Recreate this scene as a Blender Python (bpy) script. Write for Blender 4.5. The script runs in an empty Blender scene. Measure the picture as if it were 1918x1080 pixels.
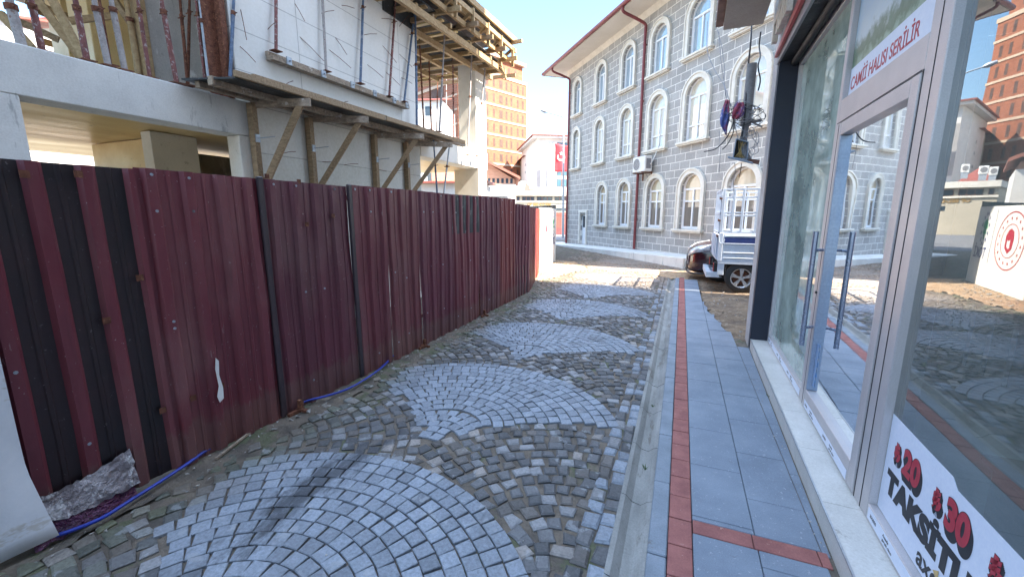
import bpy, bmesh, math, random
from mathutils import Vector, Matrix
random.seed(7)
C = bpy.context.scene.collection
R = math.radians

# ---------------------------------------------------------------- camera, sky, sun, exposure
F_, CX_, CY_, H_ = 770., 959., 540., 1.65
TH = math.atan((540-400)/F_)
YAW = math.atan((1278-CX_)/(F_*math.cos(TH)+140*math.sin(TH)))
cam = bpy.data.cameras.new('camera'); camo = bpy.data.objects.new('camera', cam); C.objects.link(camo)
cam.sensor_width = 36; cam.lens = F_/1918*36; cam.clip_start = .02; cam.clip_end = 3000
camo.location = (0, 0, H_); camo.rotation_euler = (R(90)-TH, 0, YAW)
bpy.context.scene.camera = camo
SUN_AZ = Vector((.997, -.075, 0)).normalized(); SUN_EL = R(45)
w = bpy.data.worlds.new('World'); bpy.context.scene.world = w; w.use_nodes = True
nt = w.node_tree; bg = nt.nodes['Background']
sk = nt.nodes.new('ShaderNodeTexSky'); sk.sky_type = 'NISHITA'; sk.sun_disc = False
sk.sun_elevation = SUN_EL; sk.sun_rotation = math.atan2(SUN_AZ.x, SUN_AZ.y)
sk.air_density = 1.0; sk.dust_density = .6; sk.ozone_density = 1.3
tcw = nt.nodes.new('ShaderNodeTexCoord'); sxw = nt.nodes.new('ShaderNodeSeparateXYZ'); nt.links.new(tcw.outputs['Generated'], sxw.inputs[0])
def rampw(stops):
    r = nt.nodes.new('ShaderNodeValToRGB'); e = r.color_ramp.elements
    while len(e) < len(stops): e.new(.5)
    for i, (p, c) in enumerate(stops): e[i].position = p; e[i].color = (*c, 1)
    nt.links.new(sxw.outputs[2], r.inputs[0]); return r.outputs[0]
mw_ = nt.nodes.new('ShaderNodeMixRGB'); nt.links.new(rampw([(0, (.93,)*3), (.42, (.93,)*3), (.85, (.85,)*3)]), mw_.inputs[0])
nt.links.new(sk.outputs[0], mw_.inputs[1]); nt.links.new(rampw([(0, (.215, .285, .325)), (.12, (.145, .245, .325)), (.42, (.072, .178, .325)), (.58, (.42, .55, .76)), (.85, (.56, .71, .94))]), mw_.inputs[2])  # stops above the frame, out of view, brightened for added fill light
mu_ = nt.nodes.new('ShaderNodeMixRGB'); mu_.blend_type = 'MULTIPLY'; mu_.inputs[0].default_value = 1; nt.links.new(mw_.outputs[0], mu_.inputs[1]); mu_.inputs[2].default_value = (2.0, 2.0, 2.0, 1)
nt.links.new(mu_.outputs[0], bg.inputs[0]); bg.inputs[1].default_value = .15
sl = bpy.data.lights.new('sun', 'SUN'); sl.energy = 2.0; sl.angle = R(.5); sl.color = (1, .9, .76)
so = bpy.data.objects.new('sun', sl); C.objects.link(so)
sd = Vector((SUN_AZ.x*math.cos(SUN_EL), SUN_AZ.y*math.cos(SUN_EL), math.sin(SUN_EL)))
so.rotation_euler = sd.to_track_quat('Z', 'Y').to_euler()
vs = bpy.context.scene.view_settings
vs.view_transform = 'Standard'; vs.look = 'None'; vs.gamma = 1; vs.exposure = 3.8

# ---------------------------------------------------------------- pixel -> point on a real plane (surveying the photograph)
def ray(px, py):
    x = px-CX_; y = CY_-py
    fz = F_*math.cos(TH)+y*math.sin(TH); up = y*math.cos(TH)-F_*math.sin(TH)
    c, s = math.cos(YAW), math.sin(YAW)
    return Vector((x*c-fz*s, x*s+fz*c, up))
O_ = Vector((0, 0, H_))
def onP(px, py, p, n):
    r = ray(px, py); return O_+r*((Vector(p)-O_).dot(Vector(n))/r.dot(Vector(n)))
def G(px, py, z=0): return onP(px, py, (0, 0, z), (0, 0, 1))
def X(px, py, x): return onP(px, py, (x, 0, 0), (1, 0, 0))
FWD = Vector((-math.sin(YAW), math.cos(YAW), 0)); RGT = Vector((math.cos(YAW), math.sin(YAW), 0))
def FR(px, f, py=None):   # point at forward distance f under/at a pixel
    p = onP(px, 400 if py is None else py, FWD*f, FWD)
    if py is None: p.z = 0
    return p

# ---------------------------------------------------------------- materials
def nodes(name):
    m = bpy.data.materials.new(name); m.use_nodes = True
    return m, m.node_tree, m.node_tree.nodes['Principled BSDF']
def ramp(nt, fac, stops):
    r = nt.nodes.new('ShaderNodeValToRGB'); e = r.color_ramp.elements
    while len(e) < len(stops): e.new(.5)
    for i, (p, c) in enumerate(stops): e[i].position = p; e[i].color = (*c, 1) if len(c) == 3 else c
    nt.links.new(fac, r.inputs[0]); return r.outputs[0]
def noise(nt, scale, detail=6, rough=.6, stretch=(1, 1, 1), vec=None, dist=0):
    tc = nt.nodes.new('ShaderNodeTexCoord'); mp = nt.nodes.new('ShaderNodeMapping')
    mp.inputs['Scale'].default_value = stretch
    nt.links.new(tc.outputs['Object'] if vec is None else vec, mp.inputs[0])
    n = nt.nodes.new('ShaderNodeTexNoise'); n.inputs['Scale'].default_value = scale
    n.inputs['Detail'].default_value = detail; n.inputs['Roughness'].default_value = rough
    n.inputs['Distortion'].default_value = dist
    nt.links.new(mp.outputs[0], n.inputs[0]); return n.outputs[0]
def mixc(nt, fac, a, b, mode='MIX'):
    m = nt.nodes.new('ShaderNodeMixRGB'); m.blend_type = mode
    if isinstance(fac, (int, float)): m.inputs[0].default_value = fac
    else: nt.links.new(fac, m.inputs[0])
    for i, v in ((1, a), (2, b)):
        if isinstance(v, tuple): m.inputs[i].default_value = (*v, 1)
        else: nt.links.new(v, m.inputs[i])
    return m.outputs[0]
def bumpn(nt, b, h, strength, dist=.01, prev=None):
    n = nt.nodes.new('ShaderNodeBump'); n.inputs['Strength'].default_value = strength; n.inputs['Distance'].default_value = dist
    nt.links.new(h, n.inputs['Height'])
    if prev is not None: nt.links.new(prev, n.inputs['Normal'])
    nt.links.new(n.outputs[0], b.inputs['Normal']); return n.outputs[0]
MATS = {}
def M(name, c1, c2=None, scale=4, rough=.75, metal=0, bump=.25, bscale=60, stretch=(1, 1, 1), spots=None, c3=None, spec=.5, bdist=.004, lo=.35, hi=.65):
    m, nt, b = nodes(name)
    c2 = c2 or tuple(x*.75 for x in c1)
    n1 = noise(nt, scale, 8, .62, stretch)
    col = ramp(nt, n1, [(lo, c2), (hi, c1)] + ([(min(hi+.1, .95), c3)] if c3 else []))
    if spots:
        for (sc, sscale, th, sst) in spots:
            n2 = noise(nt, sscale, 5, .7, sst)
            f = ramp(nt, n2, [(th-.05, (0, 0, 0)), (th+.0, (.85, .85, .85))])
            col = mixc(nt, f, col, sc)
    fine = noise(nt, bscale, 4, .7)
    col = mixc(nt, .35, col, fine, 'OVERLAY')
    nt.links.new(col, b.inputs['Base Color'])
    rr = ramp(nt, n1, [(.3, (min(1, rough+.12),)*3), (.7, (max(.02, rough-.1),)*3)])
    nt.links.new(rr, b.inputs['Roughness'])
    b.inputs['Metallic'].default_value = metal; b.inputs['Specular IOR Level'].default_value = spec
    if bump:
        p = bumpn(nt, b, fine, bump, bdist)
        bumpn(nt, b, n1, bump*.8, bdist*3, p)
    MATS[name] = m; return m
one = (1, 1, 1)
concrete = M('board_marked_concrete', (.55, .53, .49), (.40, .39, .36), 2.2, .85, bump=.4, bscale=70, stretch=(1, 1, .5),
             spots=[((.27, .26, .24), 9, .66, (1, 1, .25)), ((.70, .69, .65), 3.5, .63, (1, 1, .35))], bdist=.006)
concrete_smooth = M('grey_fair_concrete', (.68, .67, .63), (.56, .55, .52), 1.7, .8, bump=.25, spots=[((.2, .19, .17), 28, .72, (1, 1, 1)), ((.38, .37, .35), 6, .66, (1, 1, .2))])
concrete_pale = M('pale_concrete', (.78, .74, .66), (.66, .62, .54), 1.5, .85, spots=[((.5, .46, .38), 7, .68, one)])
ply = M('yellow_film_plywood', (.82, .62, .30), (.66, .46, .20), 1.2, .38, bump=.06, stretch=(1, .25, 1), spots=[((.34, .22, .09), 5, .68, one)])
timber = M('raw_timber', (.36, .25, .145), (.22, .15, .085), 5, .75, bump=.5, bscale=40, stretch=(1, 8, 8), spots=[((.25, .17, .10), 4, .66, (1, 1, 5))])
timber_old = M('weathered_timber', (.38, .30, .22), (.20, .15, .11), 5, .85, bump=.5, bscale=40, stretch=(1, 6, 6), spots=[((.52, .48, .42), 6, .64, one)])
timber_pale = M('pale_timber', (.44, .31, .16), (.30, .20, .10), 5, .75, bump=.4, bscale=40, stretch=(5, 2, 5), spots=[((.33, .22, .12), 5, .68, one)])
black_ply = M('black_film_board', (.035, .035, .035), (.018, .018, .018), 4, .5, spots=[((.16, .15, .14), 12, .67, one)])
rust = M('rusty_steel', (.20, .075, .04), (.10, .035, .02), 20, .8, metal=.2, bump=.4, spots=[((.30, .14, .07), 30, .62, one)])
prop_red = M('worn_red_prop_paint', (.24, .085, .075), (.13, .05, .045), 14, .7, metal=.1, bump=.3, spots=[((.42, .38, .36), 26, .6, one)])
prop_grey = M('concrete_crusted_steel', (.42, .39, .37), (.27, .24, .23), 18, .75, metal=.1, bump=.5, spots=[((.20, .10, .08), 18, .63, one)])
galv = M('galvanised_steel', (.42, .46, .50), (.30, .33, .37), 16, .45, metal=.5, bump=.15, spots=[((.22, .15, .12), 22, .68, one)])
blue_prop = M('blue_grey_prop_paint', (.12, .19, .30), (.08, .11, .17), 12, .6, metal=.1, spots=[((.36, .36, .36), 20, .63, one)])
def fence_paint(name, c, c2, mud=.5):
    m, nt, b = nodes(name); n1 = noise(nt, 1.3, 7, .6, (1, 1, .3)); col = ramp(nt, n1, [(.34, c2), (.6, c)])
    n2 = noise(nt, 4.5, 7, .7, (1, 1, .14), dist=.4); col = mixc(nt, ramp(nt, n2, [(.60, (0, 0, 0)), (.70, (.6, .6, .6))]), col, tuple(x*.35 for x in c))      # run marks
    n3 = noise(nt, 26, 5, .7, (1, 1, .22)); col = mixc(nt, ramp(nt, n3, [(.66, (0, 0, 0)), (.69, (.55, .55, .55))]), col, (.30, .22, .21))                 # scratches
    n4 = noise(nt, 60, 3, .6); col = mixc(nt, ramp(nt, n4, [(.70, (0, 0, 0)), (.73, (.8, .8, .8))]), col, (.42, .39, .37))                                  # lime spatters
    n5 = noise(nt, 2.1, 5, .6, (1, 1, .5)); col = mixc(nt, ramp(nt, n5, [(.5, (0, 0, 0)), (.72, (.32, .32, .32))]), col, (.26, .17, .15))                 # faded, dusty areas
    tc = nt.nodes.new('ShaderNodeTexCoord'); sx = nt.nodes.new('ShaderNodeSeparateXYZ'); nt.links.new(tc.outputs['Object'], sx.inputs[0])
    n6 = noise(nt, 9, 6, .7, (1, 1, .5)); ma = nt.nodes.new('ShaderNodeMath'); ma.operation = 'MULTIPLY_ADD'; ma.inputs[1].default_value = -.42; nt.links.new(n6, ma.inputs[0]); nt.links.new(sx.outputs[2], ma.inputs[2])
    col = mixc(nt, ramp(nt, ma.outputs[0], [(-.0, (mud*.6, mud*.6, mud*.6)), (.06, (0, 0, 0))]), col, (.17, .13, .10))                                               # mud splashed up from the verge
    nt.links.new(col, b.inputs['Base Color']); rr = ramp(nt, n5, [(.3, (.33,)*3), (.7, (.62,)*3)]); nt.links.new(rr, b.inputs['Roughness'])
    nb = noise(nt, 5, 4, .5); p = bumpn(nt, b, nb, .35, .02); bumpn(nt, b, n3, .15, .003, p); return m
maroon = fence_paint('maroon_sheet_paint', (.165, .030, .042), (.118, .023, .034))
maroon_b = fence_paint('plum_sheet_paint', (.140, .028, .044), (.10, .021, .034), .5)
maroon_c = fence_paint('faded_sheet_paint', (.18, .040, .048), (.13, .029, .036), .5)
maroon2 = fence_paint('browner_sheet_paint', (.21, .040, .038), (.14, .028, .030), .5)
red_sheet = M('faded_red_sheet_paint', (.40, .055, .035), (.25, .035, .03), 2, .5, bump=.15, bscale=12, stretch=(1, 1, .3), spots=[((.45, .28, .24), 30, .7, one)])
black_scuff = M('scuffed_black_sheet', (.014, .009, .011), (.028, .012, .015), 3, .5, bump=.25, bscale=20, spots=[((.13, .11, .12), 34, .70, one), ((.30, .27, .27), 70, .745, one)], stretch=(1, 1, .6))
dark_strip = M('dark_seam_sheet', (.030, .024, .030), (.05, .03, .036), 4, .4, spots=[((.18, .16, .17), 40, .72, (1, 1, .3))], stretch=(1, 1, .3))
patch_and_shade = M('grey_green_patch_and_shade_sheet', (.045, .055, .058), (.025, .03, .033), 4, .45, spots=[((.16, .19, .19), 8, .64, one)])
vinyl = M('white_vinyl', (.72, .74, .77), (.62, .65, .69), 1.2, .4, bump=.12, bscale=5, bdist=.03, spots=[((.45, .43, .40), 16, .70, (1, 1, .4)), ((.52, .50, .46), 3, .66, (1, 1, 2))])
white_panel = M('white_painted_panel', (.82, .81, .78), (.74, .73, .69), 1.5, .5, bump=.05)
plastic_sheet = M('crumpled_clear_plastic', (.40, .37, .38), (.19, .16, .17), 5, .25, bump=1.0, bscale=14, bdist=.03, spots=[((.62, .60, .60), 11, .6, (1, 1, .5))])
purple_sheet = M('purple_tarp', (.13, .035, .09), (.06, .02, .05), 6, .25, bump=.9, bscale=12, bdist=.03, spots=[((.4, .3, .38), 12, .68, one)])
hose_m = M('blue_hose_plastic', (.015, .04, .34), (.012, .03, .24), 9, .35, bump=.05, spots=[((.20, .18, .20), 40, .72, one)])
slab_m = M('grey_granite_slab', (.205, .24, .285), (.155, .182, .22), 2.2, .72, bump=.35, bscale=160, bdist=.002, spots=[((.33, .35, .37), 40, .66, (1, 1, 1)), ((.07, .07, .075), 3.1, .70, (1, 1, 1)), ((.14, .14, .15), 7, .71, one)])
kerb_m = M('kerb_stone', (.22, .25, .285), (.165, .19, .215), 5, .75, bump=.4, bscale=120, bdist=.002, spots=[((.14, .13, .12), 8, .68, one)])
red_tile = M('red_concrete_paver', (.32, .115, .095), (.22, .08, .07), 7, .8, bump=.4, bscale=120, bdist=.002, spots=[((.42, .25, .20), 22, .68, one), ((.12, .06, .05), 9, .70, one)])
gutter_m = M('gutter_concrete', (.28, .275, .255), (.19, .185, .17), 4, .8, bump=.4, bscale=80, stretch=(2, .5, 1), spots=[((.14, .125, .105), 5, .63, (2.5, .5, 1))])
joint_m = M('sandy_joint_dirt', (.17, .135, .10), (.08, .068, .056), 7, .95, bump=.8, bscale=70, bdist=.01, spots=[((.09, .10, .05), 2.2, .60, one)])
dirt = M('brown_dirt', (.24, .165, .10), (.12, .085, .06), 3, .95, bump=1, bscale=25, bdist=.03, spots=[((.30, .24, .17), 12, .62, one)])
sand = M('orange_sandy_soil', (.46, .30, .17), (.33, .22, .13), 3, .95, bump=1, bscale=22, bdist=.03, spots=[((.55, .45, .33), 9, .60, one)])
rubble_m = M('rubble_stone', (.42, .39, .35), (.22, .2, .18), 30, .9, bump=.5)
alu = M('pinkish_grey_aluminium', (.55, .51, .50), (.49, .455, .45), 2, .38, metal=.35, bump=.03, bscale=200)
alu_blue = M('blue_grey_aluminium', (.30, .36, .46), (.26, .31, .40), 3, .35, metal=.4, bump=.03)
steel_dark = M('blue_steel_handle', (.34, .38, .48), (.28, .31, .40), 6, .3, metal=.7, bump=.03)
plinth_m = M('cream_stone_tile', (.60, .57, .52), (.50, .475, .43), 3, .45, bump=.08, bscale=100, spots=[((.34, .31, .27), 14, .70, one)])
plinth_edge = M('dull_metal_trim', (.5, .5, .5), (.4, .4, .4), 9, .4, metal=.6)
navy = M('navy_black_cladding', (.010, .013, .026), (.014, .018, .034), 3, .5, bump=.05)
sign_grey = M('grey_composite_sign', (.36, .35, .36), (.31, .30, .31), 1.5, .35, metal=.15, bump=.02)
beige_letter = M('beige_letter', (.66, .60, .52), (.6, .55, .48), 5, .5, bump=.03)
swoosh_red = M('red_sign_plastic', (.48, .07, .07), (.4, .05, .05), 4, .35, bump=.02)
pier_m = M('pinkish_stone_cladding', (.50, .46, .44), (.40, .37, .36), 5, .6, spots=[((.28, .22, .18), 10, .68, one)])
balc = M('taupe_soffit_board', (.36, .31, .27), (.30, .26, .23), 1.5, .7, bump=.1)
brown_rim = M('brown_eave_board', (.20, .09, .06), (.14, .06, .045), 6, .6)
cream = M('cream_stone_trim', (.70, .66, .58), (.60, .56, .48), 4, .7, bump=.2, spots=[((.42, .38, .32), 8, .70, (1, 1, .4))])
soffit_w = M('cream_soffit_paint', (.72, .67, .58), (.64, .59, .50), 1, .7, bump=.05)
gutter_red = M('red_brown_gutter', (.22, .045, .045), (.16, .032, .035), 6, .4, bump=.05)
pvc = M('white_window_plastic', (.80, .80, .80), (.72, .73, .74), 3, .35, bump=.02)
cable_m = M('black_cable', (.03, .03, .035), (.02, .02, .024), 9, .5)
cable_g = M('grey_cable', (.28, .28, .30), (.2, .2, .21), 9, .5)
grey_pipe = M('grey_painted_pipe', (.22, .215, .22), (.17, .165, .17), 8, .6, spots=[((.1, .09, .09), 20, .68, one)])
box_grey = M('grey_enamel_box', (.26, .30, .36), (.21, .24, .29), 9, .5, spots=[((.14, .11, .10), 24, .66, one)])
black_m = M('matt_black', (.012, .012, .013), (.02, .02, .02), 8, .6)
ac_m = M('ac_casing', (.70, .69, .66), (.6, .59, .56), 4, .5, bump=.05)
brick_t = None
truck_m = M('pale_blue_grey_truck_paint', (.50, .54, .60), (.43, .47, .53), 5, .45, bump=.08, spots=[((.25, .17, .13), 20, .735, one)])
truck_blue = M('dark_blue_paint', (.02, .04, .16), (.015, .03, .12), 9, .4)
tyre_m = M('tyre_rubber', (.022, .022, .023), (.035, .033, .03), 20, .85, bump=.3)
rim_m = M('silver_alloy', (.62, .62, .63), (.5, .5, .52), 8, .3, metal=.7)
car_m = M('black_cherry_car_paint', (.035, .009, .012), (.026, .007, .009), 3, .16, bump=0, spec=.8)
car_trim = M('dark_car_plastic', (.03, .03, .032), None, 8, .5)
chrome = M('chrome', (.7, .7, .72), (.6, .6, .62), 5, .12, metal=1, bump=0)
lampred = M('red_lamp_plastic', (.40, .03, .02), (.3, .02, .02), 6, .3)
lampglass = M('clear_headlight', (.60, .62, .64), (.35, .36, .38), 14, .12, metal=.3, bump=0)
white_wall = M('white_render', (.66, .65, .62), (.58, .56, .53), .6, .85)
cream_wall = M('cream_render', (.48, .42, .32), (.42, .37, .28), .5, .85)
grey_wall = M('grey_render', (.36, .35, .34), (.28, .27, .26), .6, .85)
roof_red = M('red_tin_roof', (.24, .07, .05), (.28, .08, .06), 2, .6)
roof_brown = M('brown_tile_roof', (.33, .13, .09), (.25, .10, .07), 2, .7)
woodwall = M('reddish_wood_boards', (.50, .27, .17), (.38, .19, .12), 2, .7, stretch=(1, 1, 9))
dark_glass = M('dark_window_glass', (.04, .055, .07), (.03, .04, .05), 1, .08, bump=0, spec=.8)
teal_glass = M('teal_window_glass', (.07, .16, .20), (.05, .12, .16), 1, .08, bump=0, spec=.8)
band_m = M('concrete_floor_band', (.46, .36, .27), (.40, .30, .22), 2, .85)
flag_red = M('red_flag_cloth', (.62, .03, .04), (.52, .02, .03), 3, .7)
flag_white = M('white_flag_cloth', (.85, .85, .85), None, 3, .7)
rag_m = M('blue_red_rag_cloth', (.10, .13, .36), (.40, .08, .12), 3.2, .85, lo=.46, hi=.54, spots=[((.6, .6, .66), 8, .62, one)])
gold = M('gold_letter_metal', (.48, .30, .10), (.4, .24, .08), 9, .4, metal=.4)
ink = M('black_print', (.012, .012, .015), (.016, .016, .02), 5, .45, bump=0)
ink_red = M('red_print', (.46, .03, .05), (.42, .025, .045), 5, .45, bump=0)
ink_blue = M('blue_print', (.035, .05, .22), None, 5, .45, bump=0)
ink_green = M('green_print', (.03, .30, .12), None, 5, .45, bump=0)
ink_orange = M('orange_print', (.62, .42, .16), None, 5, .45, bump=0)
paper = M('white_sticker_film', (.72, .76, .86), (.68, .72, .82), 2, .4, bump=.02)
counter_m = M('brown_counter_wood', (.16, .07, .035), (.10, .045, .02), 3, .4, stretch=(1, 1, 6))
room_m = M('dim_shop_plaster', (.26, .27, .25), (.20, .21, .20), 1.5, .8)
tile_floor = M('shop_floor_tile', (.28, .28, .27), (.22, .22, .21), 3, .4)
leaf_m = M('weed_leaf', (.08, .13, .03), (.05, .08, .02), 9, .6)

def glassmat(name, tint, refl, rough, dust_haze, dust_haze_col, scale=2.5):
    m, nt, b = nodes(name); out = nt.nodes['Material Output']
    tr = nt.nodes.new('ShaderNodeBsdfTransparent'); tr.inputs[0].default_value = (*tint, 1)
    gl = nt.nodes.new('ShaderNodeBsdfGlossy'); gl.inputs['Roughness'].default_value = rough; gl.inputs[0].default_value = (.95, .98, 1, 1)
    wv_ = noise(nt, 1.1, 2, .4); bq = nt.nodes.new('ShaderNodeBump'); bq.inputs['Strength'].default_value = .10; bq.inputs['Distance'].default_value = .02
    nt.links.new(wv_, bq.inputs['Height']); nt.links.new(bq.outputs[0], gl.inputs['Normal'])
    sm_ = noise(nt, 3.5, 6, .65, (1, 1, .6)); nt.links.new(ramp(nt, sm_, [(.45, (rough,)*3), (.75, (rough+.05,)*3)]), gl.inputs['Roughness'])
    lw = nt.nodes.new('ShaderNodeFresnel'); lw.inputs[0].default_value = 1.5
    ma = nt.nodes.new('ShaderNodeMath'); ma.operation = 'MULTIPLY_ADD'; ma.use_clamp = True
    ma.inputs[1].default_value = refl; ma.inputs[2].default_value = .06
    nt.links.new(lw.outputs[0], ma.inputs[0])
    df = nt.nodes.new('ShaderNodeBsdfDiffuse'); df.inputs[0].default_value = (*dust_haze_col, 1)
    n = noise(nt, scale, 6, .6); f = ramp(nt, n, [(.3, (dust_haze*.5,)*3), (.75, (dust_haze*1.35,)*3)])
    m1 = nt.nodes.new('ShaderNodeMixShader'); nt.links.new(f, m1.inputs[0]); nt.links.new(tr.outputs[0], m1.inputs[1]); nt.links.new(df.outputs[0], m1.inputs[2])
    m2 = nt.nodes.new('ShaderNodeMixShader'); nt.links.new(ma.outputs[0], m2.inputs[0]); nt.links.new(m1.outputs[0], m2.inputs[1]); nt.links.new(gl.outputs[0], m2.inputs[2])
    nt.links.new(m2.outputs[0], out.inputs[0]); return m
glass_clear = glassmat('shop_glass_clear', (.62, .70, .68), 1.7, .0, .22, (.36, .43, .38))  # dust term here also paints the hazy veil over the reflection
glass_dusty = glassmat('shop_glass_dusty', (.72, .80, .74), 1.0, .02, .72, (.60, .72, .62))
glass_door = glassmat('shop_glass_door', (.66, .74, .70), 1.25, .01, .36, (.44, .54, .48))

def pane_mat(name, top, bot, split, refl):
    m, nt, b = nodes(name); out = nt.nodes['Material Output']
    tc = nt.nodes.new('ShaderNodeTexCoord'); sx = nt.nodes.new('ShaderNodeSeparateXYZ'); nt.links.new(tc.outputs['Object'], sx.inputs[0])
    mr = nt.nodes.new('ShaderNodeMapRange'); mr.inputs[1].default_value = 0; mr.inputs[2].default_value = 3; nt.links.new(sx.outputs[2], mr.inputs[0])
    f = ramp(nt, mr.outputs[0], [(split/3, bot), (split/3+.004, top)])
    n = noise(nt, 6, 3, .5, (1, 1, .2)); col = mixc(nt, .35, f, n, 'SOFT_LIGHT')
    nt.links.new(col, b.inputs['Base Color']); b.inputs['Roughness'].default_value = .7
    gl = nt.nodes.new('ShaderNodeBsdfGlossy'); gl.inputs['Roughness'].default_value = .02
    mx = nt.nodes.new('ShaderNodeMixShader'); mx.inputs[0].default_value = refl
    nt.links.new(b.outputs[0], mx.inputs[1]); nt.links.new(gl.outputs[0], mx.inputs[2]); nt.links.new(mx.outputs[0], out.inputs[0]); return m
pane_sky = pane_mat('upper_glass_painted_sky', (.30, .38, .44), (.58, .55, .47), .02, .34)  # sky mirrored in the top panes is painted as bluish base colour
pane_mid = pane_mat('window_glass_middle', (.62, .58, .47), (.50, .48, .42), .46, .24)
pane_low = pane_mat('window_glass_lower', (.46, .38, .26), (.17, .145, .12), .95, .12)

def brickmat(name, c1, c2, mortar, bw, rh, ms, bump=.4, rough=.8, axes='xz', bias=0, offset=.5, nz=.25):
    m, nt, b = nodes(name)
    tc = nt.nodes.new('ShaderNodeTexCoord'); sx = nt.nodes.new('ShaderNodeSeparateXYZ'); cb = nt.nodes.new('ShaderNodeCombineXYZ')
    nt.links.new(tc.outputs['Object'], sx.inputs[0])
    for i, a in enumerate(axes): nt.links.new(sx.outputs['xyz'.index(a)], cb.inputs[i])
    br = nt.nodes.new('ShaderNodeTexBrick'); br.offset = offset
    br.inputs['Scale'].default_value = 1; br.inputs['Brick Width'].default_value = bw; br.inputs['Row Height'].default_value = rh
    br.inputs['Mortar Size'].default_value = ms; br.inputs['Mortar Smooth'].default_value = .1; br.inputs['Bias'].default_value = bias
    br.inputs['Color1'].default_value = (*c1, 1); br.inputs['Color2'].default_value = (*c2, 1); br.inputs['Mortar'].default_value = (*mortar, 1)
    nt.links.new(cb.outputs[0], br.inputs['Vector'])
    n = noise(nt, 22, 8, .75); col = mixc(nt, nz, br.outputs[0], n, 'OVERLAY')
    n3 = noise(nt, .7, 6, .65); col = mixc(nt, .45, col, n3, 'OVERLAY')
    nt.links.new(col, b.inputs['Base Color']); b.inputs['Roughness'].default_value = rough
    inv = nt.nodes.new('ShaderNodeInvert'); nt.links.new(br.outputs['Fac'], inv.inputs[1])
    p = bumpn(nt, b, inv.outputs[0], bump, .012); bumpn(nt, b, n, bump*.7, .006, p)
    return m
stone_block = brickmat('grey_stone_blocks', (.30, .288, .27), (.37, .355, .33), (.74, .70, .64), .50, .262, .010, nz=.5)
form_wall = brickmat('formed_concrete_panels', (.72, .71, .67), (.77, .76, .72), (.44, .43, .41), 2.44, .50, .006, bump=.5, axes='yz', offset=0, nz=.35, rough=.85)
form_low = brickmat('board_formed_concrete', (.60, .58, .51), (.66, .63, .56), (.40, .38, .33), 2.4, .62, .006, bump=.5, axes='yz', offset=0, nz=.45, rough=.85)
stone_end = brickmat('pale_stone_blocks', (.52, .50, .47), (.58, .56, .52), (.75, .72, .68), .40, .262, .012, axes='yz')
tower_brick = brickmat('orange_hollow_brick', (.23, .070, .032), (.265, .088, .04), (.23, .11, .07), .4, .2, .012, bump=.1, nz=.15)
tower_brick2 = brickmat('orange_hollow_brick_side', (.23, .070, .032), (.265, .088, .04), (.23, .11, .07), .4, .2, .012, bump=.1, axes='yz', nz=.15)

def stone_mat():
    m, nt, b = nodes('cobble_setts')
    at = nt.nodes.new('ShaderNodeAttribute'); at.attribute_name = 'Col'
    n = noise(nt, 55, 8, .7); n2 = noise(nt, 9, 5, .6)
    col = mixc(nt, .75, at.outputs[0], n, 'OVERLAY')
    blot = ramp(nt, n2, [(.60, (0, 0, 0)), (.64, (.5, .5, .5))]); col = mixc(nt, blot, col, (.30, .31, .32))
    # dried oil stain trail on the setts
    tc = nt.nodes.new('ShaderNodeTexCoord'); mp = nt.nodes.new('ShaderNodeMapping'); mp.vector_type = 'TEXTURE'
    mp.inputs['Location'].default_value = (-2.02, 1.75, 0); mp.inputs['Rotation'].default_value = (0, 0, R(-2)); mp.inputs['Scale'].default_value = (.24, 1.35, 1)
    nt.links.new(tc.outputs['Object'], mp.inputs[0])
    gr = nt.nodes.new('ShaderNodeTexGradient'); gr.gradient_type = 'SPHERICAL'; nt.links.new(mp.outputs[0], gr.inputs[0])
    n4 = noise(nt, 9, 9, .75, (1, .35, 1))
    ad = nt.nodes.new('ShaderNodeMath'); ad.operation = 'MULTIPLY_ADD'; ad.inputs[1].default_value = 1.1; nt.links.new(gr.outputs[1], ad.inputs[0])
    sb = nt.nodes.new('ShaderNodeMath'); sb.operation = 'SUBTRACT'; nt.links.new(n4, sb.inputs[0]); sb.inputs[1].default_value = .54; m6 = nt.nodes.new('ShaderNodeMath'); m6.operation = 'MULTIPLY'; m6.inputs[1].default_value = 3.2; nt.links.new(sb.outputs[0], m6.inputs[0]); nt.links.new(m6.outputs[0], ad.inputs[2])
    f = ramp(nt, ad.outputs[0], [(.25, (0, 0, 0)), (.75, (.85, .85, .85))])
    col = mixc(nt, f, col, (.035, .037, .042))
    n5 = noise(nt, 1.5, 6, .6); f5 = ramp(nt, n5, [(.54, (0, 0, 0)), (.68, (.5, .5, .5))]); col = mixc(nt, f5, col, (.08, .08, .085))
    nt.links.new(col, b.inputs['Base Color'])
    rr = ramp(nt, n, [(.3, (.75,)*3), (.7, (.5,)*3)]); nt.links.new(rr, b.inputs['Roughness'])
    p = bumpn(nt, b, n, .5, .004); bumpn(nt, b, n2, .35, .012, p)
    return m
sett_m = stone_mat()

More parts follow.
